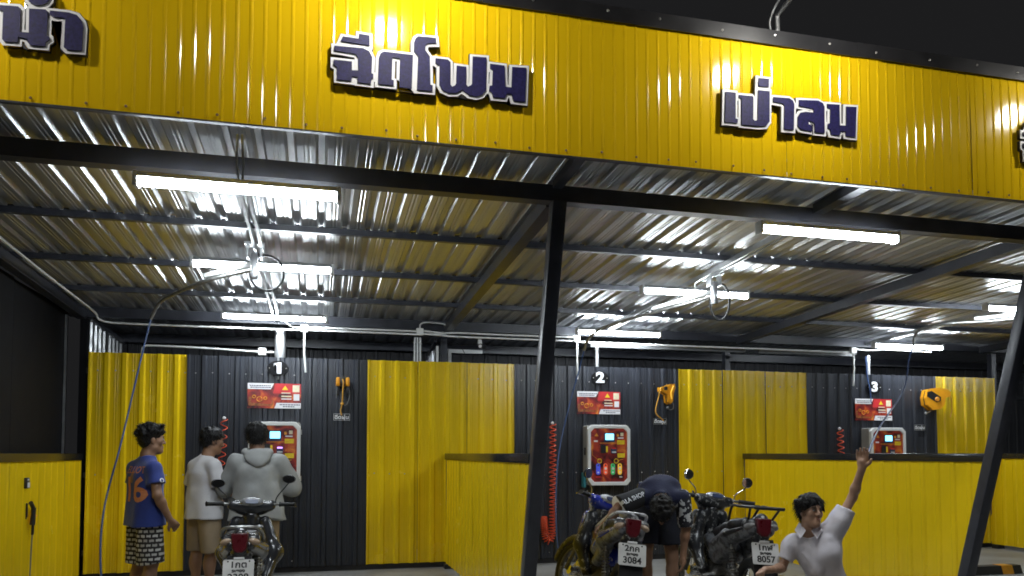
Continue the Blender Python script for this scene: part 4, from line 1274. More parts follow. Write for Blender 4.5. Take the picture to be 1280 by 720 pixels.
def make_bike(label, tail_pos, yaw, lean, steer, kind, plate_lines, lift=0.0):
    """y forward, x to the rider's right; the origin stands on the ground below the tail end"""
    P = dict(dark=(M_bkdark, M_bkdark, M_bksilver), blue=(M_bkblue, M_bkwhite, M_foamdark), silver=(M_foamdark, M_foamsilver, M_foamdark))[kind]
    alu = M_alu if kind == 'dark' else M_foamalu
    lens = M_clear if kind == 'silver' else M_amber
    wd_ = 1.22 if kind == 'dark' else 1.0
    body, accent, third = P
    u = {'dark': .0, 'blue': .07, 'silver': .05}[kind]
    t = thing("motorbike", label, "motorbike", tail_pos, yaw, "motorbikes being washed")
    t.rotation_mode = 'QUATERNION'
    t.rotation_quaternion = (Matrix.Rotation(yaw, 3, 'Z') @ Matrix.Rotation(lean, 3, 'Y')).to_quaternion()
    Y0 = 0.83                       # tail end of the bike sits at local y = 0
    Rw = .285
    def pt(x, y, z):
        return (x, y + Y0, z + lift)
    ST = Matrix.Translation((0, .44 + Y0, .90)) @ Rx(R(-25)) @ Matrix.Rotation(steer, 4, 'Z') @ Rx(R(25)) @ Matrix.Translation((0, -.44 - Y0, -.90))
    def wheel(name, yc, xf=None, wd=.042):
        M = Matrix.Translation(pt(0, yc, Rw)) @ Matrix.Rotation(R(90), 4, 'Y')
        sec = [(Rw - wd + wd * math.cos(R(a)), wd * math.sin(R(a))) for a in range(0, 360, 30)]
        w = MB().lathe(sec, M, 36, close=True).done("wheel", M_rubber, t, 60, xf=xf)
        rs = [(Rw - .062, -.022), (Rw - .075, -.022), (Rw - .085, 0), (Rw - .075, .022), (Rw - .062, .022)]
        MB().lathe(rs, M, 32, close=True).done("rim", alu, w, 40, xf=xf)
        mb = MB().lathe([(0, -.05), (.045, -.05), (.05, -.02), (.05, .02), (.045, .05), (0, .05)], M, 16)
        for k in range(10):
            a = R(36 * k)
            for sgn in (-1, 1):
                p0 = M @ Vector((.045 * math.cos(a), .045 * math.sin(a), sgn * .03))
                p1 = M @ Vector(((Rw - .07) * math.cos(a + sgn * .25), (Rw - .07) * math.sin(a + sgn * .25), 0))
                mb.tube([p0, p1], .0028, 4)
        mb.done("spokes", M_chrome, w, 60, xf=xf)
        MB().lathe([(.05, .045), (.10, .045), (.10, .050), (.05, .050)], M, 24, close=True).done("brake_disc", M_chrome, w, xf=xf)
        return w
    wheel("wheel", -.60)
    wheel("wheel", .63, ST, .034)
    # fork and front mudguard turn with the steering
    for s in (-1, 1):
        MB().tube([pt(s * .085, .63, Rw), pt(s * .085, .53, .56), pt(s * .08, .45, .80)], [.022, .020, .018], 10).done("fork_leg", alu, t, 60, xf=ST)
    f = SDF()
    for a in range(10, 150, 14):
        f.cone(pt(0, .63 + (Rw + .025) * math.cos(R(a)), Rw + (Rw + .025) * math.sin(R(a))), pt(0, .63 + (Rw + .025) * math.cos(R(a + 14)), Rw + (Rw + .025) * math.sin(R(a + 14))), .046, .046, .01)
    f.ell(pt(0, .63, Rw), (.035, Rw + .012, Rw + .012), .01, sub=True)
    me = f.mesh("front_mudguard", .013); me.transform(ST)
    link("front_mudguard", me, M_foamdark if kind == 'blue' else body, t)
    # leg shield, steering cover
    f = SDF()
    for s in (-1, 1):
        f.cone(pt(s * .10 * wd_, .40, .84), pt(s * .17 * wd_, .34, .58), .055, .062, .08).cone(pt(s * .17 * wd_, .34, .58), pt(s * .13, .18, .36), .062, .05, .08)
    f.cone(pt(0, .42, .88), pt(0, .44, .62), .07, .06, .03)
    f.noise(.002, 30, 3)
    link("leg_shield", f.mesh("leg_shield", .012), M_foamdark if kind == 'blue' else body, t)
    f = SDF()
    f.cone(pt(-.115, .47, .84), pt(-.175, .37, .56), .05, .06, .02).cone(pt(.115, .47, .84), pt(.175, .37, .56), .05, .06, .02)
    link("front_panel", f.mesh("front_panel", .013), body if kind == 'blue' else accent, t)
    # spine and centre cover
    f = SDF().cone(pt(0, .40, .62), pt(0, .16, .50), .065, .075, .04).cone(pt(0, .16, .50), pt(0, -.20, .56), .075, .09, .04)
    link("centre_cover", f.mesh("centre_cover", .013), body if kind != 'silver' else accent, t)
    # rear body cowls, left and right
    for s in (-1, 1):
        f = SDF().cone(pt(s * .085, -.02, .60), pt(s * .105, -.35, .68 + u * .5), .075, .075, .04).cone(pt(s * .105, -.35, .68 + u * .5), pt(s * .065, -.74, .76 + u), .075, .048, .04)
        f.cone(pt(s * .10, -.10, .50), pt(s * .09, -.35, .60 + u * .5), .05, .05, .03)
        link("rear_cowl", f.mesh("rear_cowl", .012), {"dark": body, "blue": M_foamsilver, "silver": accent}[kind], t)
        f = SDF().cone(pt(s * .155, -.12, .62), pt(s * .165, -.42, .71 + u * .6), .022, .026, .01).cone(pt(s * .165, -.42, .71 + u * .6), pt(s * .112, -.70, .775 + u), .026, .012, .01)
        link("cowl_stripe", f.mesh("cowl_stripe", .009), third if kind != 'blue' else M_bkblue, t)
    # seat
    f = SDF()
    for s in (-1, 1):
        f.cone(pt(s * .055, .02, .715), pt(s * .085, -.28, .745 + u * .35), .055, .065, .04).cone(pt(s * .085, -.28, .745 + u * .35), pt(s * .062, -.60, .80 + u * .9), .065, .055, .04)
    f.ell(pt(0, -.42, .80 + u * .6), (.14, .08, .045), .05)
    link("seat", f.mesh("seat", .012), M_seat, t)
    # tail: lens, indicators, grab rail or rack
    TL = Matrix.Translation(pt(0, -.785, .795 + u)) @ Rx(R(-12))
    tl = MB().prism([(-.062, .06), (.062, .06), (.050, -.055), (.022, -.085), (-.022, -.085), (-.050, -.055)], .05, TL @ wallM(0, .02, 0)).done("tail_light", M_tail, t, 30)
    bmesh_b = bmesh.new(); bmesh_b.from_mesh(tl.data); bmesh.ops.bevel(bmesh_b, geom=[e for e in bmesh_b.edges if e.calc_face_angle(0) > .5], offset=.008, segments=2, affect='EDGES', profile=.5); bmesh_b.to_mesh(tl.data); bmesh_b.free()
    for s in (-1, 1):
        MB().ball(pt(s * .098, -.745, .79 + u), (.050, .040, .028), 12, rot=(0, s * .25, s * .45)).done("indicator", lens, t, 60)
    f = SDF().cone(pt(-.10, -.71, .80 + u), pt(.10, -.71, .80 + u), .048, .048, .02).cone(pt(0, -.74, .72 + u), pt(0, -.74, .84 + u), .07, .055, .03)
    link("tail_cowl", f.mesh("tail_cowl", .011), M_foamdark if kind == 'blue' else body, t)
    if kind == 'silver':
        mb = MB()
        zr = .925 + u
        for s in (-1, 1):
            mb.tube(smoothpath([pt(s * .10, -.30, .80 + u), pt(s * .12, -.42, zr), pt(s * .125, -.60, zr + .01), pt(s * .115, -.88, zr + .02)]), .011, 8)
            mb.tube([pt(s * .12, -.80, zr + .01), pt(s * .09, -.70, .82 + u)], .010, 8)
        for yy in (-.46, -.56, -.66, -.76, -.88):
            mb.tube([pt(-.12, yy, zr + .012), pt(.12, yy + (.0 if yy < -.8 else .05), zr + .012)], .008, 8)
        mb.tube([pt(-.125, -.88, zr + .02), pt(.125, -.88, zr + .02)], .011, 8)
        mb.done("luggage_rack", M_plastic, t, 60)
    else:
        mb = MB().tube(smoothpath([pt(-.13, -.35, .745 + u * .6), pt(-.155, -.50, .80 + u), pt(-.12, -.68, .885 + u), pt(0, -.72, .895 + u), pt(.12, -.68, .885 + u), pt(.155, -.50, .80 + u), pt(.13, -.35, .745 + u * .6)], 8), .0135, 8)
        mb.done("grab_rail", M_alu if kind == 'dark' else M_bkwhite, t, 60)
    # rear mudguard with the plate
    TP = Matrix.Translation(pt(0, -.845, .585 + u)) @ Rx(R(-20))
    MB().prism([(-.085, .12), (.085, .12), (.095, -.16), (.07, -.24), (-.07, -.24), (-.095, -.16)], .014, TP @ wallM(0, .03, 0)).done("rear_mudguard", M_plastic, t, 30)
    np_ = MB().prism(rrect(.218, .172, .012), .004, TP @ wallM(0, -.008, .0)).done("number_plate", M_plate, t)
    MB().box((0, -.004, .094), (.075, .03, .018), None, .004).done("plate_lamp", M_frame, t, xf=TP)
    for (tx, sz, dz, sx) in ((plate_lines[0], .064, .046, 1.10), (plate_lines[1], .032, .002, 1.15), (plate_lines[2], .070, -.046, 1.05)):
        text(tx, sz, TP @ wallM(0, -.0125, dz), M_plateink, np_, "plate_lettering", extrude=.0006, bold=.0018, sx=sx)
    for s in (-1, 1):
        MB().lathe([(0, .004), (.006, .004), (.007, 0)], TP @ wallM(s * .075, -.012, .072), 10).done("plate_bolt", M_chrome, np_, 40)
    # shocks, swing arm, exhaust, engine
    for s in (-1, 1):
        a, b = Vector(pt(s * .115, -.585, .33)), Vector(pt(s * .115, -.43, .66))
        mb = MB().tube([a, b], .014, 8)
        hx = []
        for k in range(90):
            q = a.lerp(b, .22 + .7 * k / 89)
            hx.append(q + Vector((.028 * math.cos(k * .7), .028 * math.sin(k * .7), 0)))
        mb.tube(hx, .006, 5)
        mb.done("shock_absorber", alu, t, 60)
        MB().tube([pt(s * .095, -.62, Rw), pt(s * .085, -.10, .31)], [.022, .026], 8).done("swing_arm", alu, t, 60)
        MB().tube([pt(s * .06, -.02, .27), pt(s * .24, -.02, .27)], .015, 8).box(pt(s * .27, -.02, .27), (.09, .04, .025), None, .008).done("footpeg", M_rubber, t, 40)
        MB().tube([pt(s * .08, -.22, .36), pt(s * .19, -.26, .36)], .011, 8).box(pt(s * .21, -.26, .36), (.07, .03, .022), None, .007).done("passenger_peg", M_rubber, t, 40)
    MB().box(pt(-.075, -.33, .31), (.022, .58, .075), None, .010).done("chain_cover", M_plastic, t, 30)
    MB().tube(smoothpath([pt(.05, .22, .30), pt(.10, .10, .20), pt(.125, -.15, .21), pt(.145, -.40, .29)]), .018, 8).done("exhaust_pipe", alu, t, 60)
    MB().tube([pt(.145, -.38, .285), pt(.150, -.45, .31), pt(.160, -.82, .425), pt(.161, -.86, .435)], [.030, .048, .052, .034], 14).done("muffler", M_bksilver if kind != 'dark' else M_plastic, t, 50)
    f = SDF().ell(pt(0, .02, .30), (.12, .16, .10), .02).cone(pt(-.14, .0, .28), pt(.14, .0, .28), .075, .075, .02).cone(pt(0, .10, .33), pt(0, .26, .38), .06, .055, .02)
    link("engine", f.mesh("engine", .013), alu, t)
    mb = MB()
    for k in range(6):
        mb.box(pt(0, .16 + .022 * k, .355 + .004 * k), (.155, .007, .13))
    mb.done("cooling_fins", alu, t)
    MB().tube([pt(-.10, -.05, .24), pt(-.17, -.16, .02 - lift)], .012, 8).box(pt(-.175, -.17, .008 - lift), (.05, .07, .012)).done("side_stand", alu, t, 40)
    # handlebar cowl, dash, bars, mirrors (turn with the steering)
    f = SDF().ell(pt(0, .44, .965), (.17, .10, .075), .02).cone(pt(-.16, .40, .985), pt(.16, .40, .985), .045, .045, .03).cone(pt(0, .50, .95), pt(0, .56, .90), .085, .06, .03)
    me = f.mesh("handlebar_cowl", .011); me.transform(ST)
    link("handlebar_cowl", me, {'dark': M_bkdark, 'blue': M_bkblue, 'silver': M_foamdark}[kind], t)
    f = SDF().ell(pt(0, .375, 1.02), (.105, .05, .036), .01, rot=(R(38), 0, 0))
    me = f.mesh("dash", .008); me.transform(ST)
    dsh = link("dash", me, M_bksilver if kind != 'blue' else M_bkwhite, t)
    MB().prism(rrect(.11, .045, .02), .006, Matrix.Translation(pt(0, .328, 1.032)) @ Rx(R(-40)) @ wallM(0, .012, 0)).done("dash_glass", M_bezel, dsh, xf=ST)
    if kind != 'dark':
        for s in (-1, 1):
            f = SDF().cone(pt(s * .05, .50, 1.01), pt(s * .17, .43, .985), .022, .016, .01).cone(pt(s * .17, .43, .985), pt(s * .10, .45, .88), .016, .02, .01)
            me = f.mesh("cowl_stripe", .009); me.transform(ST)
            link("cowl_stripe", me, M_bkwhite if kind == 'blue' else M_bksilver, t)
    else:
        for s in (-1, 1):
            MB().ball(pt(s * .075, .35, .80), (.045, .02, .022), 10).done("shield_vent", M_bksilver, t, 60)
    for s in (-1, 1):
        MB().tube(smoothpath([pt(s * .10, .42, .98), pt(s * .20, .38, 1.0), pt(s * .36, .30, 1.005)]), .011, 8).done("handlebar", alu, t, 60, xf=ST)
        MB().tube([pt(s * .24, .362, 1.003), pt(s * .25, .357, 1.003), pt(s * .365, .298, 1.005), pt(s * .372, .294, 1.005)], [.024, .0185, .018, .022], 10).done("grip", M_rubber, t, 50, xf=ST)
        MB().tube(smoothpath([pt(s * .20, .42, .995), pt(s * .26, .415, .99), pt(s * .38, .345, .985)]), .0065, 6).done("brake_lever", M_chrome, t, 60, xf=ST)
        if kind == 'dark' and s < 0:
            tip = pt(s * .29, .38, 1.15)
        else:
            tip = pt(s * .31, .37, 1.16 if kind == 'silver' or s < 0 else 1.20)
        MB().tube(smoothpath([pt(s * .20, .385, 1.01), pt(s * .215, .38, 1.07), (tip[0] - s * .02, tip[1], tip[2] - .03), tip]), .006, 6).done("mirror_stem", M_chrome if kind != 'dark' else M_plastic, t, 60, xf=ST)
        MR = Matrix.Translation(tip) @ Matrix.Rotation(R(-s * 14), 4, 'Z')
        sx, sz = (.052, .050) if kind != 'dark' else (.060, .038)
        mr = MB().ball((0, 0, .03), (sx, .018, sz), 16).done("mirror", M_chrome if kind == 'silver' else M_plastic, t, 60, xf=ST @ MR)
        MB().prism([(sx * .88 * math.cos(k * math.pi / 10), sz * .88 * math.sin(k * math.pi / 10)) for k in range(20)], .003, wallM(0, -.0165, .03)).done("mirror_glass", M_glass, mr, xf=ST @ MR)
    # cables over the dash
    mb = MB()
    for s, o in ((-1, .02), (1, .0), (-1, .05)):
        mb.tube(smoothpath([pt(s * .22, .40, 1.0), pt(s * .16, .52, 1.02 + o * .4), pt(s * .05, .50, .90), pt(0, .44, .80)]), .005, 5)
    mb.done("control_cables", M_rubber, t, 60, xf=ST)
    return t
make_bike("charcoal motorbike seen from behind in bay 1 with red tail light and tan indicators", (-.575, 6.02, 0), R(1.0), R(0.5), R(3), 'dark', ("1กต", "ระยอง", "2308"))
make_bike("blue and white motorbike standing in front of the four-button machine", (2.26, 5.58, 0), R(-9), R(7), R(24), 'blue', ("2กค", "ระยอง", "3084"), .02)
make_bike("black and silver motorbike with a rear rack beside the squatting boy", (3.35, 5.42, 0), R(-9), R(4), R(10), 'silver', ("1กฬ", "ระยอง", "8057"), .03)

# ------------------------------------------------------------------ people
def V3(*a):
    return np.array(a, float)

def unit(v):
    v = np.array(v, float)
    return v / np.linalg.norm(v)

def frame(fwd, upv):
    """columns: right, forward, up of a head or hand"""
    f = unit(fwd); r = unit(np.cross(f, upv)); u_ = np.cross(r, f)
    return np.stack([r, f, u_], 1)

def add_hand(S, w, d, n, side, curl=.5, spread=1.0, k=.006):
    """w wrist, d along the hand, n the way the palm faces, side = +1 when the thumb lies along d x n"""
    d, n = unit(d), unit(n)
    l = unit(np.cross(d, n)) * side
    S.cone(w - d * .01, w + d * .055, .026, .030, .012)
    for o in (-.026, -.009, .009, .025):
        S.cone(w + d * .035 + l * o * .7, w + d * .085 + l * o, .017, .0125, .010)
    for o, ln in ((-.029 * spread, .058), (-.010 * spread, .073), (.010 * spread, .080), (.029 * spread, .072)):
        base = w + d * .088 + l * (o if abs(o) > .02 else o)
        d1 = unit(d * math.cos(curl * .7) + n * math.sin(curl * .7) + l * o * 4 * (spread - .6))
        d2 = unit(d * math.cos(curl * 1.9) + n * math.sin(curl * 1.9) + l * o * 2)
        p1 = base + d1 * ln * .52
        p2 = p1 + d2 * ln * .48
        S.cone(base - d * .012, p1, .0115, .0100, k).cone(p1, p2, .0100, .0080, k)
    tb = w + d * .025 + l * .024
    t1 = tb + unit(d * .65 + l * .75 + n * .25) * .042
    t2 = t1 + unit(d * .9 + l * .35 + n * .35) * .034
    S.cone(tb, t1, .016, .0125, .010).cone(t1, t2, .0125, .009, k)

def add_head(S, c, Hd, neck, sc=1.0):
    """c = centre of the skull at eye height; Hd = head frame"""
    def q(x, y, z):
        return c + Hd @ (V3(x, y, z) * sc)
    rot = Matrix([list(r) for r in Hd])
    S.ell(q(0, -.012, .035), (.074 * sc, .094 * sc, .083 * sc), .02, rot=rot)
    S.ell(q(0, .012, -.045), (.060 * sc, .070 * sc, .078 * sc), .03, rot=rot)
    S.cone(q(-.035, .005, -.075), q(0, .060, -.102), .030 * sc, .024 * sc, .03)
    S.cone(q(.035, .005, -.075), q(0, .060, -.102), .030 * sc, .024 * sc, .03)
    S.cone(q(-.030, .072, .020), q(.030, .072, .020), .014 * sc, .014 * sc, .018)
    S.cone(q(0, .084, .008), q(0, .103, -.030), .0085 * sc, .0125 * sc, .010)
    for s in (-1, 1):
        S.ell(q(s * .012, .094, -.034), (.010 * sc, .011 * sc, .009 * sc), .006, rot=rot)
        S.ell(q(s * .032, .094, .002), (.017 * sc, .013 * sc, .010 * sc), .008, rot=rot, sub=True)
        S.ell(q(s * .044, .055, -.022), (.020 * sc, .020 * sc, .020 * sc), .035, rot=rot)
        S.ell(q(s * .076, -.012, -.012), (.010 * sc, .020 * sc, .032 * sc), .008, rot=rot)
    S.cone(q(-.018, .083, -.064), q(.018, .083, -.064), .0085 * sc, .0085 * sc, .006)
    S.cone(q(-.015, .082, -.075), q(.015, .082, -.075), .0090 * sc, .0090 * sc, .006)
    S.cone(neck, q(0, -.025, -.06), .056 * sc, .054 * sc, .03)

def face_parts(par, c, Hd, sc=1.0):
    rot = Matrix([list(r) for r in Hd]).to_4x4()
    def q(x, y, z):
        return c + Hd @ (V3(x, y, z) * sc)
    for s in (-1, 1):
        e = MB().ball(q(s * .032, .080, .002), (.013 * sc, .011 * sc, .0085 * sc), 12, rot=rot).done("eye", M_eye, par, 60)
        MB().ball(q(s * .032, .0895, .002), (.0062 * sc, .0025 * sc, .0062 * sc), 10, rot=rot).done("iris", M_iris, e, 60)
        MB().tube([q(s * .014, .092, .021), q(s * .033, .091, .027), q(s * .052, .078, .022)], [.0035 * sc, .0045 * sc, .0025 * sc], 6).done("eyebrow", M_hair, par, 60)
        MB().tube([q(s * .018, .090, .010), q(s * .033, .0915, .0125), q(s * .048, .082, .008)], .0024 * sc, 5).done("eyelid", M_hair, par, 60)
    MB().tube([q(-.022, .0845, -.0695), q(-.008, .0925, -.0675), q(0, .0925, -.0690), q(.008, .0925, -.0675), q(.022, .0845, -.0695)], [.0015, .0036, .0030, .0036, .0015], 6).done("lips", M_lips, par, 60)

def hair(par, c, Hd, style, sc=1.0):
    rot = Matrix([list(r) for r in Hd])
    def q(x, y, z):
        return c + Hd @ (V3(x, y, z) * sc)
    S = SDF()
    S.ell(q(0, -.022, .048), (.087 * sc, .104 * sc, .086 * sc), .02, rot=rot)
    S.ell(q(0, -.060, -.010), (.076 * sc, .055 * sc, .070 * sc), .03, rot=rot)
    if style == 'curly':
        rng = np.random.RandomState(5)
        for _ in range(150):
            v = unit(rng.normal(size=3)); v[2] = abs(v[2]) * 1.0 if v[1] > -.2 else v[2]
            p = q(v[0] * .088, -.025 + v[1] * .108, .052 + v[2] * .090)
            rr = rng.uniform(.013, .022)
            S.ell(p, (rr, rr, rr), .006)
        for _ in range(30):
            p = q(rng.uniform(-.065, .065), rng.uniform(.035, .08), rng.uniform(.085, .125)); rr = rng.uniform(.012, .020)
            S.ell(p, (rr, rr, rr), .006)
    elif style == 'fringe':
        rng = np.random.RandomState(9)
        for k in range(34):
            x = -.078 + .156 * k / 33
            top = q(x * .35 - .028, -.01 + rng.uniform(-.01, .01), .130 + rng.uniform(-.004, .008))
            mid = q(x * .9 + .006, .068 - abs(x) * .40, .096 + rng.uniform(-.008, .010))
            tip = q(x * 1.02 + .028, .088 - abs(x) * .55, .050 + rng.uniform(-.020, .018) - .20 * max(x, 0))
            S.cone(top, mid, .015, .0095, .006).cone(mid, tip, .0095, .0030, .004)
        for s in (-1, 1):
            for k in range(11):
                y = -.085 + .0125 * k
                S.cone(q(s * .074, y, .085), q(s * .088, y + .012, .012 + rng.uniform(-.022, .012)), .014, .005, .006)
        for k in range(40):
            a = rng.uniform(0, 6.28); r_ = rng.uniform(.3, 1.0)
            S.cone(q(-.02, -.03, .135), q(.085 * r_ * math.cos(a), -.025 + .100 * r_ * math.sin(a), .060 + .075 * math.sqrt(max(0, 1 - r_ * r_)) + rng.uniform(0, .008)), .012, .008, .006)
    else:
        rng = np.random.RandomState(3)
        for _ in range(70):
            v = unit(rng.normal(size=3)); v[2] = abs(v[2]) if v[1] > -.1 else v[2]
            p = q(v[0] * .084, -.025 + v[1] * .100, .050 + v[2] * .083)
            S.ell(p, (.016, .016, .016), .012)
        for s in (-1, 1):
            S.cone(q(s * .076, -.02, .05), q(s * .080, -.01, -.02), .018, .008, .01)
    # clear the face
    S.ell(q(0, .118, -.045), (.064 * sc, .080 * sc, .100 * sc), .012, rot=rot, sub=True)
    for s in (-1, 1):
        S.ell(q(s * .085, .012, -.030), (.022, .032, .036), .008, rot=rot, sub=True)
    S.noise(.0022, 150, 4)
    ho = link("hair", S.mesh("hair", .0065), M_hair, par)
    me = ho.data
    rng = np.random.RandomState(12)
    nv = len(me.vertices)
    co = np.empty(nv * 3, np.float32); me.vertices.foreach_get('co', co); co = co.reshape(-1, 3)
    no = np.empty(nv * 3, np.float32); me.vertices.foreach_get('normal', no); no = no.reshape(-1, 3)
    ctr = q(0, -.02, .045)
    V, F = [], []
    for i in rng.choice(nv, 1500):
        p, n = co[i].astype(float), no[i].astype(float)
        rel = Hd.T @ (p - ctr)
        if rel[1] > .035 and rel[2] < .010:
            continue
        down = Hd @ V3(.25 * rel[0] / .08, .25 if rel[1] > 0 else -.15, -.9)
        if style == 'curly':
            d = unit(n * .8 + rng.normal(size=3) * .6)
            L = rng.uniform(.012, .026)
        else:
            d = unit(down + n * .35 + rng.normal(size=3) * .22 + (Hd @ V3(.45, .3, 0) if style == 'fringe' and rel[1] > 0 else 0))
            L = rng.uniform(.020, .045)
        w = unit(np.cross(d, n) + 1e-4)
        bend = rng.normal(size=3) * .25 + (Hd @ V3(0, 0, -.35))
        pts_ = [p - n * .002, p + d * L * .5 + bend * L * .10, p + d * L + bend * L * .45]
        b0 = len(V)
        for pp, r_ in zip(pts_, (.0017, .0013, .0002)):
            for k in range(3):
                a_ = 2.094 * k
                V.append(tuple(pp + w * r_ * math.cos(a_) + n * r_ * math.sin(a_)))
        for j_ in (0, 3):
            for k in range(3):
                F.append((b0 + j_ + k, b0 + j_ + (k + 1) % 3, b0 + j_ + 3 + (k + 1) % 3, b0 + j_ + 3 + k))
    ms = bpy.data.meshes.new("hair_strands")
    ms.from_pydata(V, [], F)
    stuff(link("hair_strands", ms, M_hair, ho, 180))
    return ho

def body_mesh(J, sc=1.0, fat=1.0, hands=(None, None)):
    S = SDF()
    f = fat
    up_ = unit(J['neck'] - J['pelvis'])
    S.ell(J['pelvis'], (.145 * f, .105 * f, .11), .05, rot=J.get('prot'))
    S.cone(J['pelvis'], J['waist'], .118 * f, .112 * f, .05)
    S.cone(J['waist'], J['chest'], .112 * f, .125 * f, .05)
    rr = J['shR'] - J['shL']
    S.cone(J['chest'] + rr * .19, J['chest'] - rr * .19, .100 * f, .100 * f, .06)
    S.cone(J['shL'] - V3(0, 0, .012), J['shR'] - V3(0, 0, .012), .038, .038, .05)
    S.cone(J['chest'], J['neck'], .085, .055, .05)
    add_head(S, J['head'], J['hd'], J['neck'], sc)
    for s in 'LR':
        S.cone(J['sh' + s] - V3(0, 0, .012), J['el' + s], .042 * (1 + (f - 1) * .9), .040 * (1 + (f - 1) * .9), .03)
        S.cone(J['el' + s], J['wr' + s], .041 * (1 + (f - 1) * .9), .026, .015)
        m = J['el' + s] * .7 + J['wr' + s] * .3
        S.ell(m, (.0385 * (1 + (f - 1) * .9),) * 3, .03)
        S.cone(J['hip' + s], J['kn' + s], .088 * f, .058, .04)
        S.cone(J['kn' + s], J['an' + s], .056, .038, .02)
        m = J['kn' + s] * .68 + J['an' + s] * .32 - J['leg_back'] * .018
        S.ell(m, (.054, .054, .10), .03, rot=J.get('lrot'))
        S.cone(J['an' + s] - V3(0, 0, .03) - J['foot' + s] * .04, J['an' + s] - V3(0, 0, .045) + J['foot' + s] * .15, .036, .028, .02)
    for s, hnd in zip('LR', hands):
        if hnd:
            add_hand(S, J['wr' + s], *hnd)
    return S

def standing(h, fat=1.0, lean=0.0):
    k = h / 1.72
    J = dict(pelvis=V3(0, 0, .95), waist=V3(0, .015, 1.09), chest=V3(0, .0, 1.24), neck=V3(0, -.015, 1.455), head=V3(0, .015, 1.605),
             shL=V3(-.172 * (1 + (fat - 1) * .6), -.015, 1.350), shR=V3(.172 * (1 + (fat - 1) * .6), -.015, 1.350), hipL=V3(-.088 * fat, 0, .90), hipR=V3(.088 * fat, 0, .90),
             knL=V3(-.105, .012, .49), knR=V3(.105, .012, .49), anL=V3(-.115, -.01, .085), anR=V3(.115, -.01, .085),
             elL=V3(-.235, -.03, 1.10), elR=V3(.235, -.03, 1.10), wrL=V3(-.24, .07, .86), wrR=V3(.24, .07, .86))
    for q in J:
        J[q] = J[q] * k
    J['footL'] = unit((-.15, 1, 0)); J['footR'] = unit((.15, 1, 0))
    J['leg_back'] = V3(0, 1, 0)
    J['hd'] = frame((0, 1, 0), (0, 0, 1))
    J['lrot'] = None
    return J

def yawv(a):
    return V3(-math.sin(a), math.cos(a), 0)

def shirt_mesh(J, grow_, sleeve, hem_z, fat=1.0, hemr=.15, seed=1, fold=.006, collar=True, hoodie=False):
    S = SDF()
    g = grow_
    f = fat
    rr = J['shR'] - J['shL']
    # body of the shirt hangs to the hem
    hem = J['pelvis'].copy(); hem[2] = hem_z
    for sx in (-1, 1):
        o = unit(rr) * sx * .060 * f
        S.cone(J['chest'] + o, hem + o * 1.05 - V3(0, 0, .06), .098 * f + g * .7, hemr * f - .025, .06)
    S.cone(J['chest'] + rr * .18, J['chest'] - rr * .18, .100 * f + g * .7, .100 * f + g * .7, .06)
    S.cone(J['shL'] + V3(0, 0, -.018), J['shR'] + V3(0, 0, -.018), .046 + g * .6, .046 + g * .6, .05)
    for s in 'LR':
        S.cone(J['neck'] + (J['sh' + s] - J['neck']) * .22 + V3(0, 0, -.035), J['sh' + s] + V3(0, 0, -.016), .046 + g * .5, .044 + g * .5, .05)
    S.cone(J['chest'], J['neck'] - V3(0, 0, .03), .095 + g * .7, .056 + g * .3, .05)
    for s in 'LR':
        a, b = J['sh' + s], J['el' + s]
        if sleeve > 1:
            w = J['wr' + s]
            S.cone(a + V3(0, 0, -.012), b, .050 + g * .7 + (f - 1) * .05, .056 + g * .8 + (f - 1) * .04, .04)
            S.cone(b, b + (w - b) * (sleeve - 1), .054 + g * .8 + (f - 1) * .04, .042 + g * .5, .03)
        else:
            e = a + (b - a) * sleeve
            S.cone(a + V3(0, 0, -.012), e + unit(b - a) * .03, .047 + g * .6, .062 + g + (f - 1) * .03, .03, cut=(e, unit(b - a)))
    S.plane((0, 0, hem_z), (0, 0, -1))
    if not hoodie:
        S.cone(J['neck'] + V3(0, 0, .02), J['neck'] + V3(0, .01, .14), .068, .10, .01, sub=True)
    S.noise(fold, 15, seed, (1.5, 1.5, .55))
    S.noise(fold * .45, 34, seed + 1, (1.3, 1.3, .8))
    return S

def shorts_mesh(J, hem_z, grow_, fat=1.0, flare=.035, seed=2, top_z=None, fold=.005):
    S = SDF()
    f = fat
    S.ell(J['pelvis'] - V3(0, 0, .05), (.140 * f + grow_, .100 * f + grow_, .11), .04, rot=J.get('prot'))
    S.plane((0, 0, J['pelvis'][2] - .02), (0, 0, 1)) if False else None
    for s in 'LR':
        a, b = J['hip' + s], J['kn' + s]
        t = (a[2] - hem_z) / (a[2] - b[2])
        e = a + (b - a) * t
        n = unit(b - a)
        S.cone(a - V3(0, 0, .02), e + n * .04, .086 * f + grow_, .066 + flare + (f - 1) * .03, .012, cut=(e, n))
    S.noise(fold * 1.3, 17, seed, (1.6, 1.6, .4))
    return S

def person(label, loc, yaw, J, skin, S_hands=(None, None), fat=1.0, sc=1.0, res=.0078):
    t = thing("person", label, "person", loc, yaw, "young men at the wash bays")
    S = body_mesh(J, sc, fat, S_hands)
    link("body", S.mesh("body", res), skin, t)
    return t

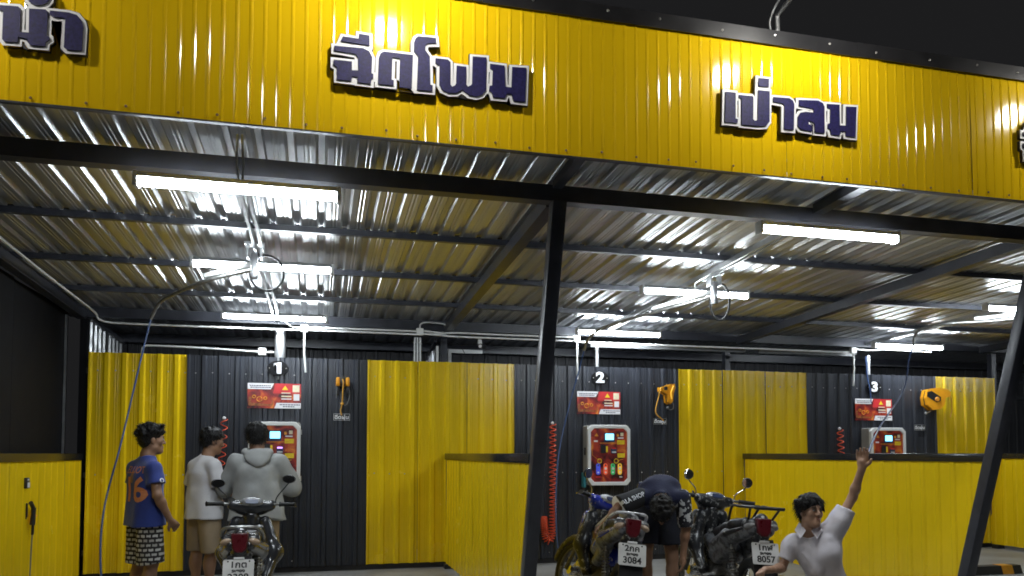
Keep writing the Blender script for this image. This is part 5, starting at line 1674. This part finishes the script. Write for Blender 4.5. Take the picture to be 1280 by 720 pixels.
def project_text(S, body_, size, M, direction, m, par, name, **kw):
    """lay flat print on a garment: every vertex slides along direction until it meets the cloth"""
    me = text_mesh(body_, size, extrude=0.0, **kw)
    bm = bmesh.new(); bm.from_mesh(me)
    bmesh.ops.triangulate(bm, faces=bm.faces[:])
    for _ in range(2):
        bmesh.ops.subdivide_edges(bm, edges=[e for e in bm.edges if e.calc_length() > size * .12], cuts=1)
        bmesh.ops.triangulate(bm, faces=bm.faces[:])
    bm.transform(M)
    dv = np.array(direction, float)
    for v in bm.verts:
        p = np.array(v.co)
        for _ in range(40):
            try:
                d = float(S.eval(p))
            except Exception:
                break
            if d < .0035:
                break
            p = p + dv * min(max(d - .003, .0008), .03)
        v.co = Vector(p)
    bm.to_mesh(me); bm.free()
    return link(name, me, m, par)

# --- man in the blue jersey, waiting at the left
J = standing(1.70)
J['elR'] = V3(.245, -.02, 1.09); J['wrR'] = V3(.225, .110, .865)
J['elL'] = V3(-.245, .02, 1.10); J['wrL'] = V3(-.20, .20, .92)
J['neck'] = V3(.0, .01, 1.44); J['head'] = V3(.012, .045, 1.577)
J['hd'] = frame(yawv(R(-14)) + V3(0, 0, .0), (0, 0, 1))
pA = person("young man in a blue jersey and checked shorts by the left yellow panel", (-1.50, 7.45, 0), R(-52), J, M_skin,
            ((V3(.05, .55, -.8), V3(-1, .1, -.1), 1, .8), (V3(-.2, .75, -.7), V3(-1, 0, 0), -1, .7)))
hair(pA, J['head'], J['hd'], 'curly')
face_parts(pA, J['head'], J['hd'])
S = shirt_mesh(J, .022, .62, .815, hemr=.180, seed=11, fold=.0045)
link("jersey", S.mesh("jersey", .0078), M_jersey, pA)
jer = pA.children[-1]
MY = Matrix(((1, 0, 0, 0), (0, 0, -1, 0), (0, 1, 0, 0), (0, 0, 0, 1)))   # text facing local -y
project_text(S, "16", .30, Matrix.Translation((.035, -.30, 1.125)) @ MY, (0, 1, 0), M_numor, jer, "shirt_number", bold=.006, sx=.95)
project_text(S, "ELLIOT", .085, Matrix.Translation((.03, -.30, 1.305)) @ MY, (0, 1, 0), M_numor, jer, "shirt_name", bold=.001, sx=1.0)
pb = J['shR'] * .55 + J['elR'] * .45
project_text(S, "o", .085, Matrix(((0, 0, 1, pb[0] + .25), (1, 0, 0, pb[1] + .015), (0, 1, 0, pb[2]), (0, 0, 0, 1))), (-1, 0, 0), M_print, jer, "sleeve_badge", bold=.001)
S = shorts_mesh(J, .485, .018, flare=.050, seed=5)
link("shorts", S.mesh("shorts", .0085), M_check, pA)

# --- man in the white tee with khaki shorts
J = standing(1.71)
J['knL'] = V3(-.125, .012, .49); J['knR'] = V3(.125, .012, .49)
J['elR'] = V3(.250, .03, 1.09); J['wrR'] = V3(.17, .250, 1.03)
J['elL'] = V3(-.25, .03, 1.10); J['wrL'] = V3(-.20, .20, .95)
J['neck'] = V3(.01, .03, 1.44); J['head'] = V3(.025, .075, 1.58)
J['hd'] = frame(yawv(R(-18)) + V3(0, 0, -.15), (0, 0, 1))
pB = person("young man in a loose white tee and khaki shorts left of the hooded man", (-1.12, 8.25, 0), R(-50), J, M_skin,
            ((V3(.4, .8, .1), V3(-.4, 0, -1), 1, .7), (V3(.3, .8, .1), V3(.4, 0, -1), -1, .7)))
hair(pB, J['head'], J['hd'], 'short')
face_parts(pB, J['head'], J['hd'])
S = shirt_mesh(J, .028, .80, .80, hemr=.184, seed=21, fold=.010)
link("tee", S.mesh("tee", .0085), M_tee, pB)
S = shorts_mesh(J, .475, .016, flare=.036, seed=6)
link("shorts", S.mesh("shorts", .0085), M_khaki, pB)

# --- man in the grey hoodie
J = standing(1.75, 1.17)
J['elR'] = V3(.325, .09, 1.11); J['wrR'] = V3(.24, .31, 1.12)
J['elL'] = V3(-.325, .09, 1.11); J['wrL'] = V3(-.22, .30, 1.16)
J['neck'] = V3(0, .03, 1.47); J['head'] = V3(-.01, .085, 1.605)
J['hd'] = frame(V3(0.05, 1, -.30), (0, 0, 1))
pC = person("heavy-set man in a grey hoodie facing a wash machine", (-.60, 8.05, 0), R(3), J, M_skin,
            ((V3(.2, .9, .3), V3(0, .3, -1), 1, .6), (V3(-.2, .9, .3), V3(0, .3, -1), -1, .6)), 1.17, 1.08)
hair(pC, J['head'], J['hd'], 'short', 1.16)
S = shirt_mesh(J, .034, 1.55, .80, 1.17, hemr=.200, seed=31, fold=.016, hoodie=True)
S2 = S
link("hoodie", S.mesh("hoodie", .0088), M_hood, pC)
hd_ = pC.children[-1]
S = SDF()
ringp = [V3(.118 * math.cos(R(a)), .015 + .100 * math.sin(R(a)), 1.462 + .02 * math.sin(R(a))) for a in range(0, 361, 20)]
for a, b in zip(ringp[:-1], ringp[1:]):
    S.cone(a, b, .030, .030, .02)
S.ell(V3(0, -.105, 1.415), (.125, .045, .085), .05, rot=(R(-18), 0, 0))
S.ell(V3(0, -.135, 1.365), (.060, .032, .055), .05, rot=(R(-18), 0, 0))
S.cone(V3(0, .02, 1.50), V3(0, .12, 1.76), .072, .13, .02, sub=True)
S.noise(.005, 24, 8)
link("hood", S.mesh("hood", .0085), M_hood, hd_)
S = shorts_mesh(J, .475, .020, 1.15, flare=.050, seed=7)
link("shorts", S.mesh("shorts", .0088), M_khaki, pC)

# --- man bent over between the motorbikes
J = standing(1.70)
J['pelvis'] = V3(0, -.16, .93); J['hipL'] = V3(-.09, -.14, .90); J['hipR'] = V3(.09, -.14, .90)
J['knL'] = V3(-.12, -.08, .48); J['knR'] = V3(.12, -.08, .48)
J['waist'] = V3(0, -.02, 1.06); J['chest'] = V3(0, .17, 1.12); J['neck'] = V3(0, .37, 1.06)
J['shL'] = V3(-.185, .29, 1.06); J['shR'] = V3(.185, .29, 1.06)
J['head'] = V3(.0, .475, .955)
J['hd'] = frame(V3(0, .12, -1), V3(0, 1, .15))
J['elR'] = V3(.365, .42, .985); J['wrR'] = V3(.50, .53, .83)
J['elL'] = V3(-.215, .30, .80); J['wrL'] = V3(-.19, .30, .56)
J['prot'] = (R(-35), 0, 0)
pD = person("man bent double between two motorbikes in a navy shirt with lettered sleeve", (3.03, 6.55, 0), R(180 - 22), J, M_skin,
            ((V3(.05, .15, -1), V3(1, 0, 0), 1, .5), (V3(.6, .4, -.5), V3(-1, 0, 0), -1, .6)))
hair(pD, J['head'], J['hd'], 'short', 1.05)
S = SDF()
S.cone(J['pelvis'] + V3(0, .06, .05), J['waist'], .125, .128, .05).cone(J['waist'], J['chest'], .128, .132, .06)
S.cone(J['chest'] + V3(.07, 0, 0), J['chest'] - V3(.07, 0, 0), .120, .120, .06).cone(J['shL'], J['shR'], .075, .075, .05).cone(J['chest'], J['neck'], .13, .075, .05)
S.cone(J['neck'] + V3(0, .02, -.01), J['neck'] + V3(0, .16, -.12), .066, .10, .01, sub=True)
S.noise(.008, 17, 41).noise(.003, 45, 42)
link("shirt", S.mesh("shirt", .0085), M_navycl, pD)
shd = pD.children[-1]
for s, m_ in (('R', M_slv), ('L', M_camo)):
    a, b = J['sh' + s], J['el' + s]
    n = unit(b - a); e = a + (b - a) * .97
    Q = SDF().cone(a, e + n * .03, .086 if s == 'R' else .074, .098 if s == 'R' else .070, .03, cut=(e, n)).noise(.006, 19, 43)
    link("sleeve", Q.mesh("sleeve", .008), m_, shd)
    slv = shd.children[-1]
    if s == 'R':
        Q2 = SDF().cone(e - n * .03, e + n * .03, .1, .1, .01, cut=[(e + n * .004, n), (e - n * .026, -n)])
        link("sleeve_hem", Q2.mesh("sleeve_hem", .007), M_print, slv)
        # lettering runs along the sleeve, facing the front
        ax = -n
        nrm = unit(V3(-.05, 1, .25) - n * np.dot(V3(-.05, 1, .25), n))
        yv = np.cross(nrm, ax)
        mid = a * .46 + e * .54 + nrm * .2
        MT = Matrix([[ax[0], yv[0], nrm[0], mid[0]], [ax[1], yv[1], nrm[1], mid[1]], [ax[2], yv[2], nrm[2], mid[2]], [0, 0, 0, 1]])
        project_text(Q, "ALA SHOP", .056, MT, -nrm, M_print, slv, "sleeve_lettering", bold=.0015, sx=1.0)
project_text(S, "WASH TEAM" if False else "ALA SHOP", .05, Matrix([[-1, 0, 0, 0], [0, -.3, .95, .2], [0, .95, .3, 1.4], [0, 0, 0, 1]]), V3(0, -.30, -.95), M_print, shd, "shoulder_print", bold=.001)
S = SDF()
S.ell(J['pelvis'], (.185, .15, .16), .04, rot=J['prot'])
for s in 'LR':
    a, b = J['hip' + s], J['kn' + s]
    n = unit(b - a); e = a + (b - a) * .70
    S.cone(a + V3(0, 0, .03), e + n * .04, .115, .118, .03, cut=(e, n))
S.noise(.006, 19, 44)
link("shorts", S.mesh("shorts", .0088), M_darkcl, pD)

# --- boy squatting with one arm raised: local frame faces the camera (+y), x to his own right (image left)
J = dict(pelvis=V3(-.17, -.12, .36), waist=V3(-.13, -.05, .50), chest=V3(-.065, .02, .68), neck=V3(0.005, .055, .862), head=V3(-.012, .085, 1.005),
         shL=V3(-.180, .0, .880), shR=V3(.125, .06, .775), hipL=V3(-.26, -.08, .34), hipR=V3(-.08, -.06, .33),
         knL=V3(-.30, .30, .44), knR=V3(.10, .33, .47), anL=V3(-.28, .12, .09), anR=V3(.05, .15, .09),
         elL=V3(-.315, -.03, 1.115), wrL=V3(-.378, .06, 1.335), elR=V3(.205, .10, .565), wrR=V3(.275, .29, .575))
J['footL'] = unit((-.1, 1, 0)); J['footR'] = unit((.1, 1, 0)); J['leg_back'] = V3(0, 1, 0); J['lrot'] = None; J['prot'] = None
J['hd'] = frame(V3(-.62, .78, .12), (-.05, -.05, 1))
vd = unit((3.70, 5.28, 0))
pE = person("boy in a white school shirt squatting with one arm raised to hold the blue hose", (3.71, 5.28, 0), math.atan2(-(-vd[0]), -vd[1]), J, M_skin2,
            ((V3(-.06, .10, 1), V3(.25, .95, -.15), 1, .25, 1.15), (V3(.6, .6, .0), V3(-.2, .2, -1), -1, .9)), .84, .95)
hair(pE, J['head'], J['hd'], 'fringe', .98)
face_parts(pE, J['head'], J['hd'], .95)
S = SDF()
S.cone(J['chest'] + V3(.02, 0, 0), J['waist'] + V3(.015, .02, -.10), .108, .112, .05).cone(J['chest'] - V3(.04, 0, 0), J['waist'] + V3(-.055, .02, -.10), .108, .115, .05)
S.cone(J['shL'] + V3(.03, 0, -.02), J['shR'] + V3(-.03, 0, -.0), .060, .060, .06).cone(J['chest'], J['neck'] - V3(0, 0, .03), .11, .062, .05)
for s, fr in (('L', .60), ('R', .72)):
    a, b = J['sh' + s], J['el' + s]
    n = unit(b - a); e = a + (b - a) * fr
    S.cone(a, e + n * .03, .056, .066, .03, cut=(e, n))
S.cone(J['neck'] + V3(0, .02, .01), J['neck'] + V3(0, .05, .14), .066, .10, .008, sub=True)
S.cone(J['neck'] + V3(.005, .13, .05), J['neck'] + V3(0.0, .15, -.06), .035, .006, .006, sub=True)
rr = J['shR'] - J['shL']
S.cone(J['chest'] + rr * .17, J['chest'] - rr * .19, .102, .102, .06).cone(J['waist'], J['chest'], .112, .118, .05)
for s in 'LR':
    S.cone(J['chest'] + (J['sh' + s] - J['chest']) * .5, J['sh' + s] + (J['el' + s] - J['sh' + s]) * .2, .078, .064, .06)
for s0, s1 in ((V3(-.13, .09, .80), V3(.02, .10, .62)), (V3(-.13, .10, .74), V3(-.02, .12, .55)), (V3(.10, .14, .74), V3(-.06, .13, .56)), (V3(-.14, .08, .68), V3(-.12, .10, .50))):
    S.cone(s0, s1, .010, .018, .035)
S.noise(.010, 15, 51, (1, 1, .8)).noise(.0045, 34, 52)
link("shirt", S.mesh("shirt", .0075), M_shirt, pE)
she = pE.children[-1]
for s in (-1, 1):   # collar wings
    N = J['neck']
    P4 = [N + V3(s * .066, -.03, .050), N + V3(s * .020, .088, -.005), N + V3(s * .058, .118, -.062), N + V3(s * .100, .035, -.008)]
    mb = MB()
    up4 = [V3(0, .006, .008)] * 4
    a4 = [mb.bm.verts.new(p) for p in P4]; b4 = [mb.bm.verts.new(p + o) for p, o in zip(P4, up4)]
    mb.bm.faces.new(a4[::-1]); mb.bm.faces.new(b4)
    for k in range(4):
        mb.bm.faces.new((a4[k], a4[(k + 1) % 4], b4[(k + 1) % 4], b4[k]))
    mb.done("collar_wing", M_shirt, she)
Q = SDF()
pl0, pl1 = J['neck'] + V3(0.0, .105, -.085), J['waist'] + V3(-.02, .125, -.08)
for k in range(5):
    c0 = pl0 + (pl1 - pl0) * (k + .3) / 5
    MB().ball(c0 + V3(0, .0, 0), (.006, .004, .006), 8).done("shirt_button", M_print, she)
S = SDF()
S.ell(J['pelvis'], (.165, .135, .13), .04)
for s in 'LR':
    a, b = J['hip' + s], J['kn' + s]
    S.cone(a, b, .100, .078, .04)
S.noise(.006, 19, 53)
link("trousers", S.mesh("trousers", .0088), M_khaki, pE)
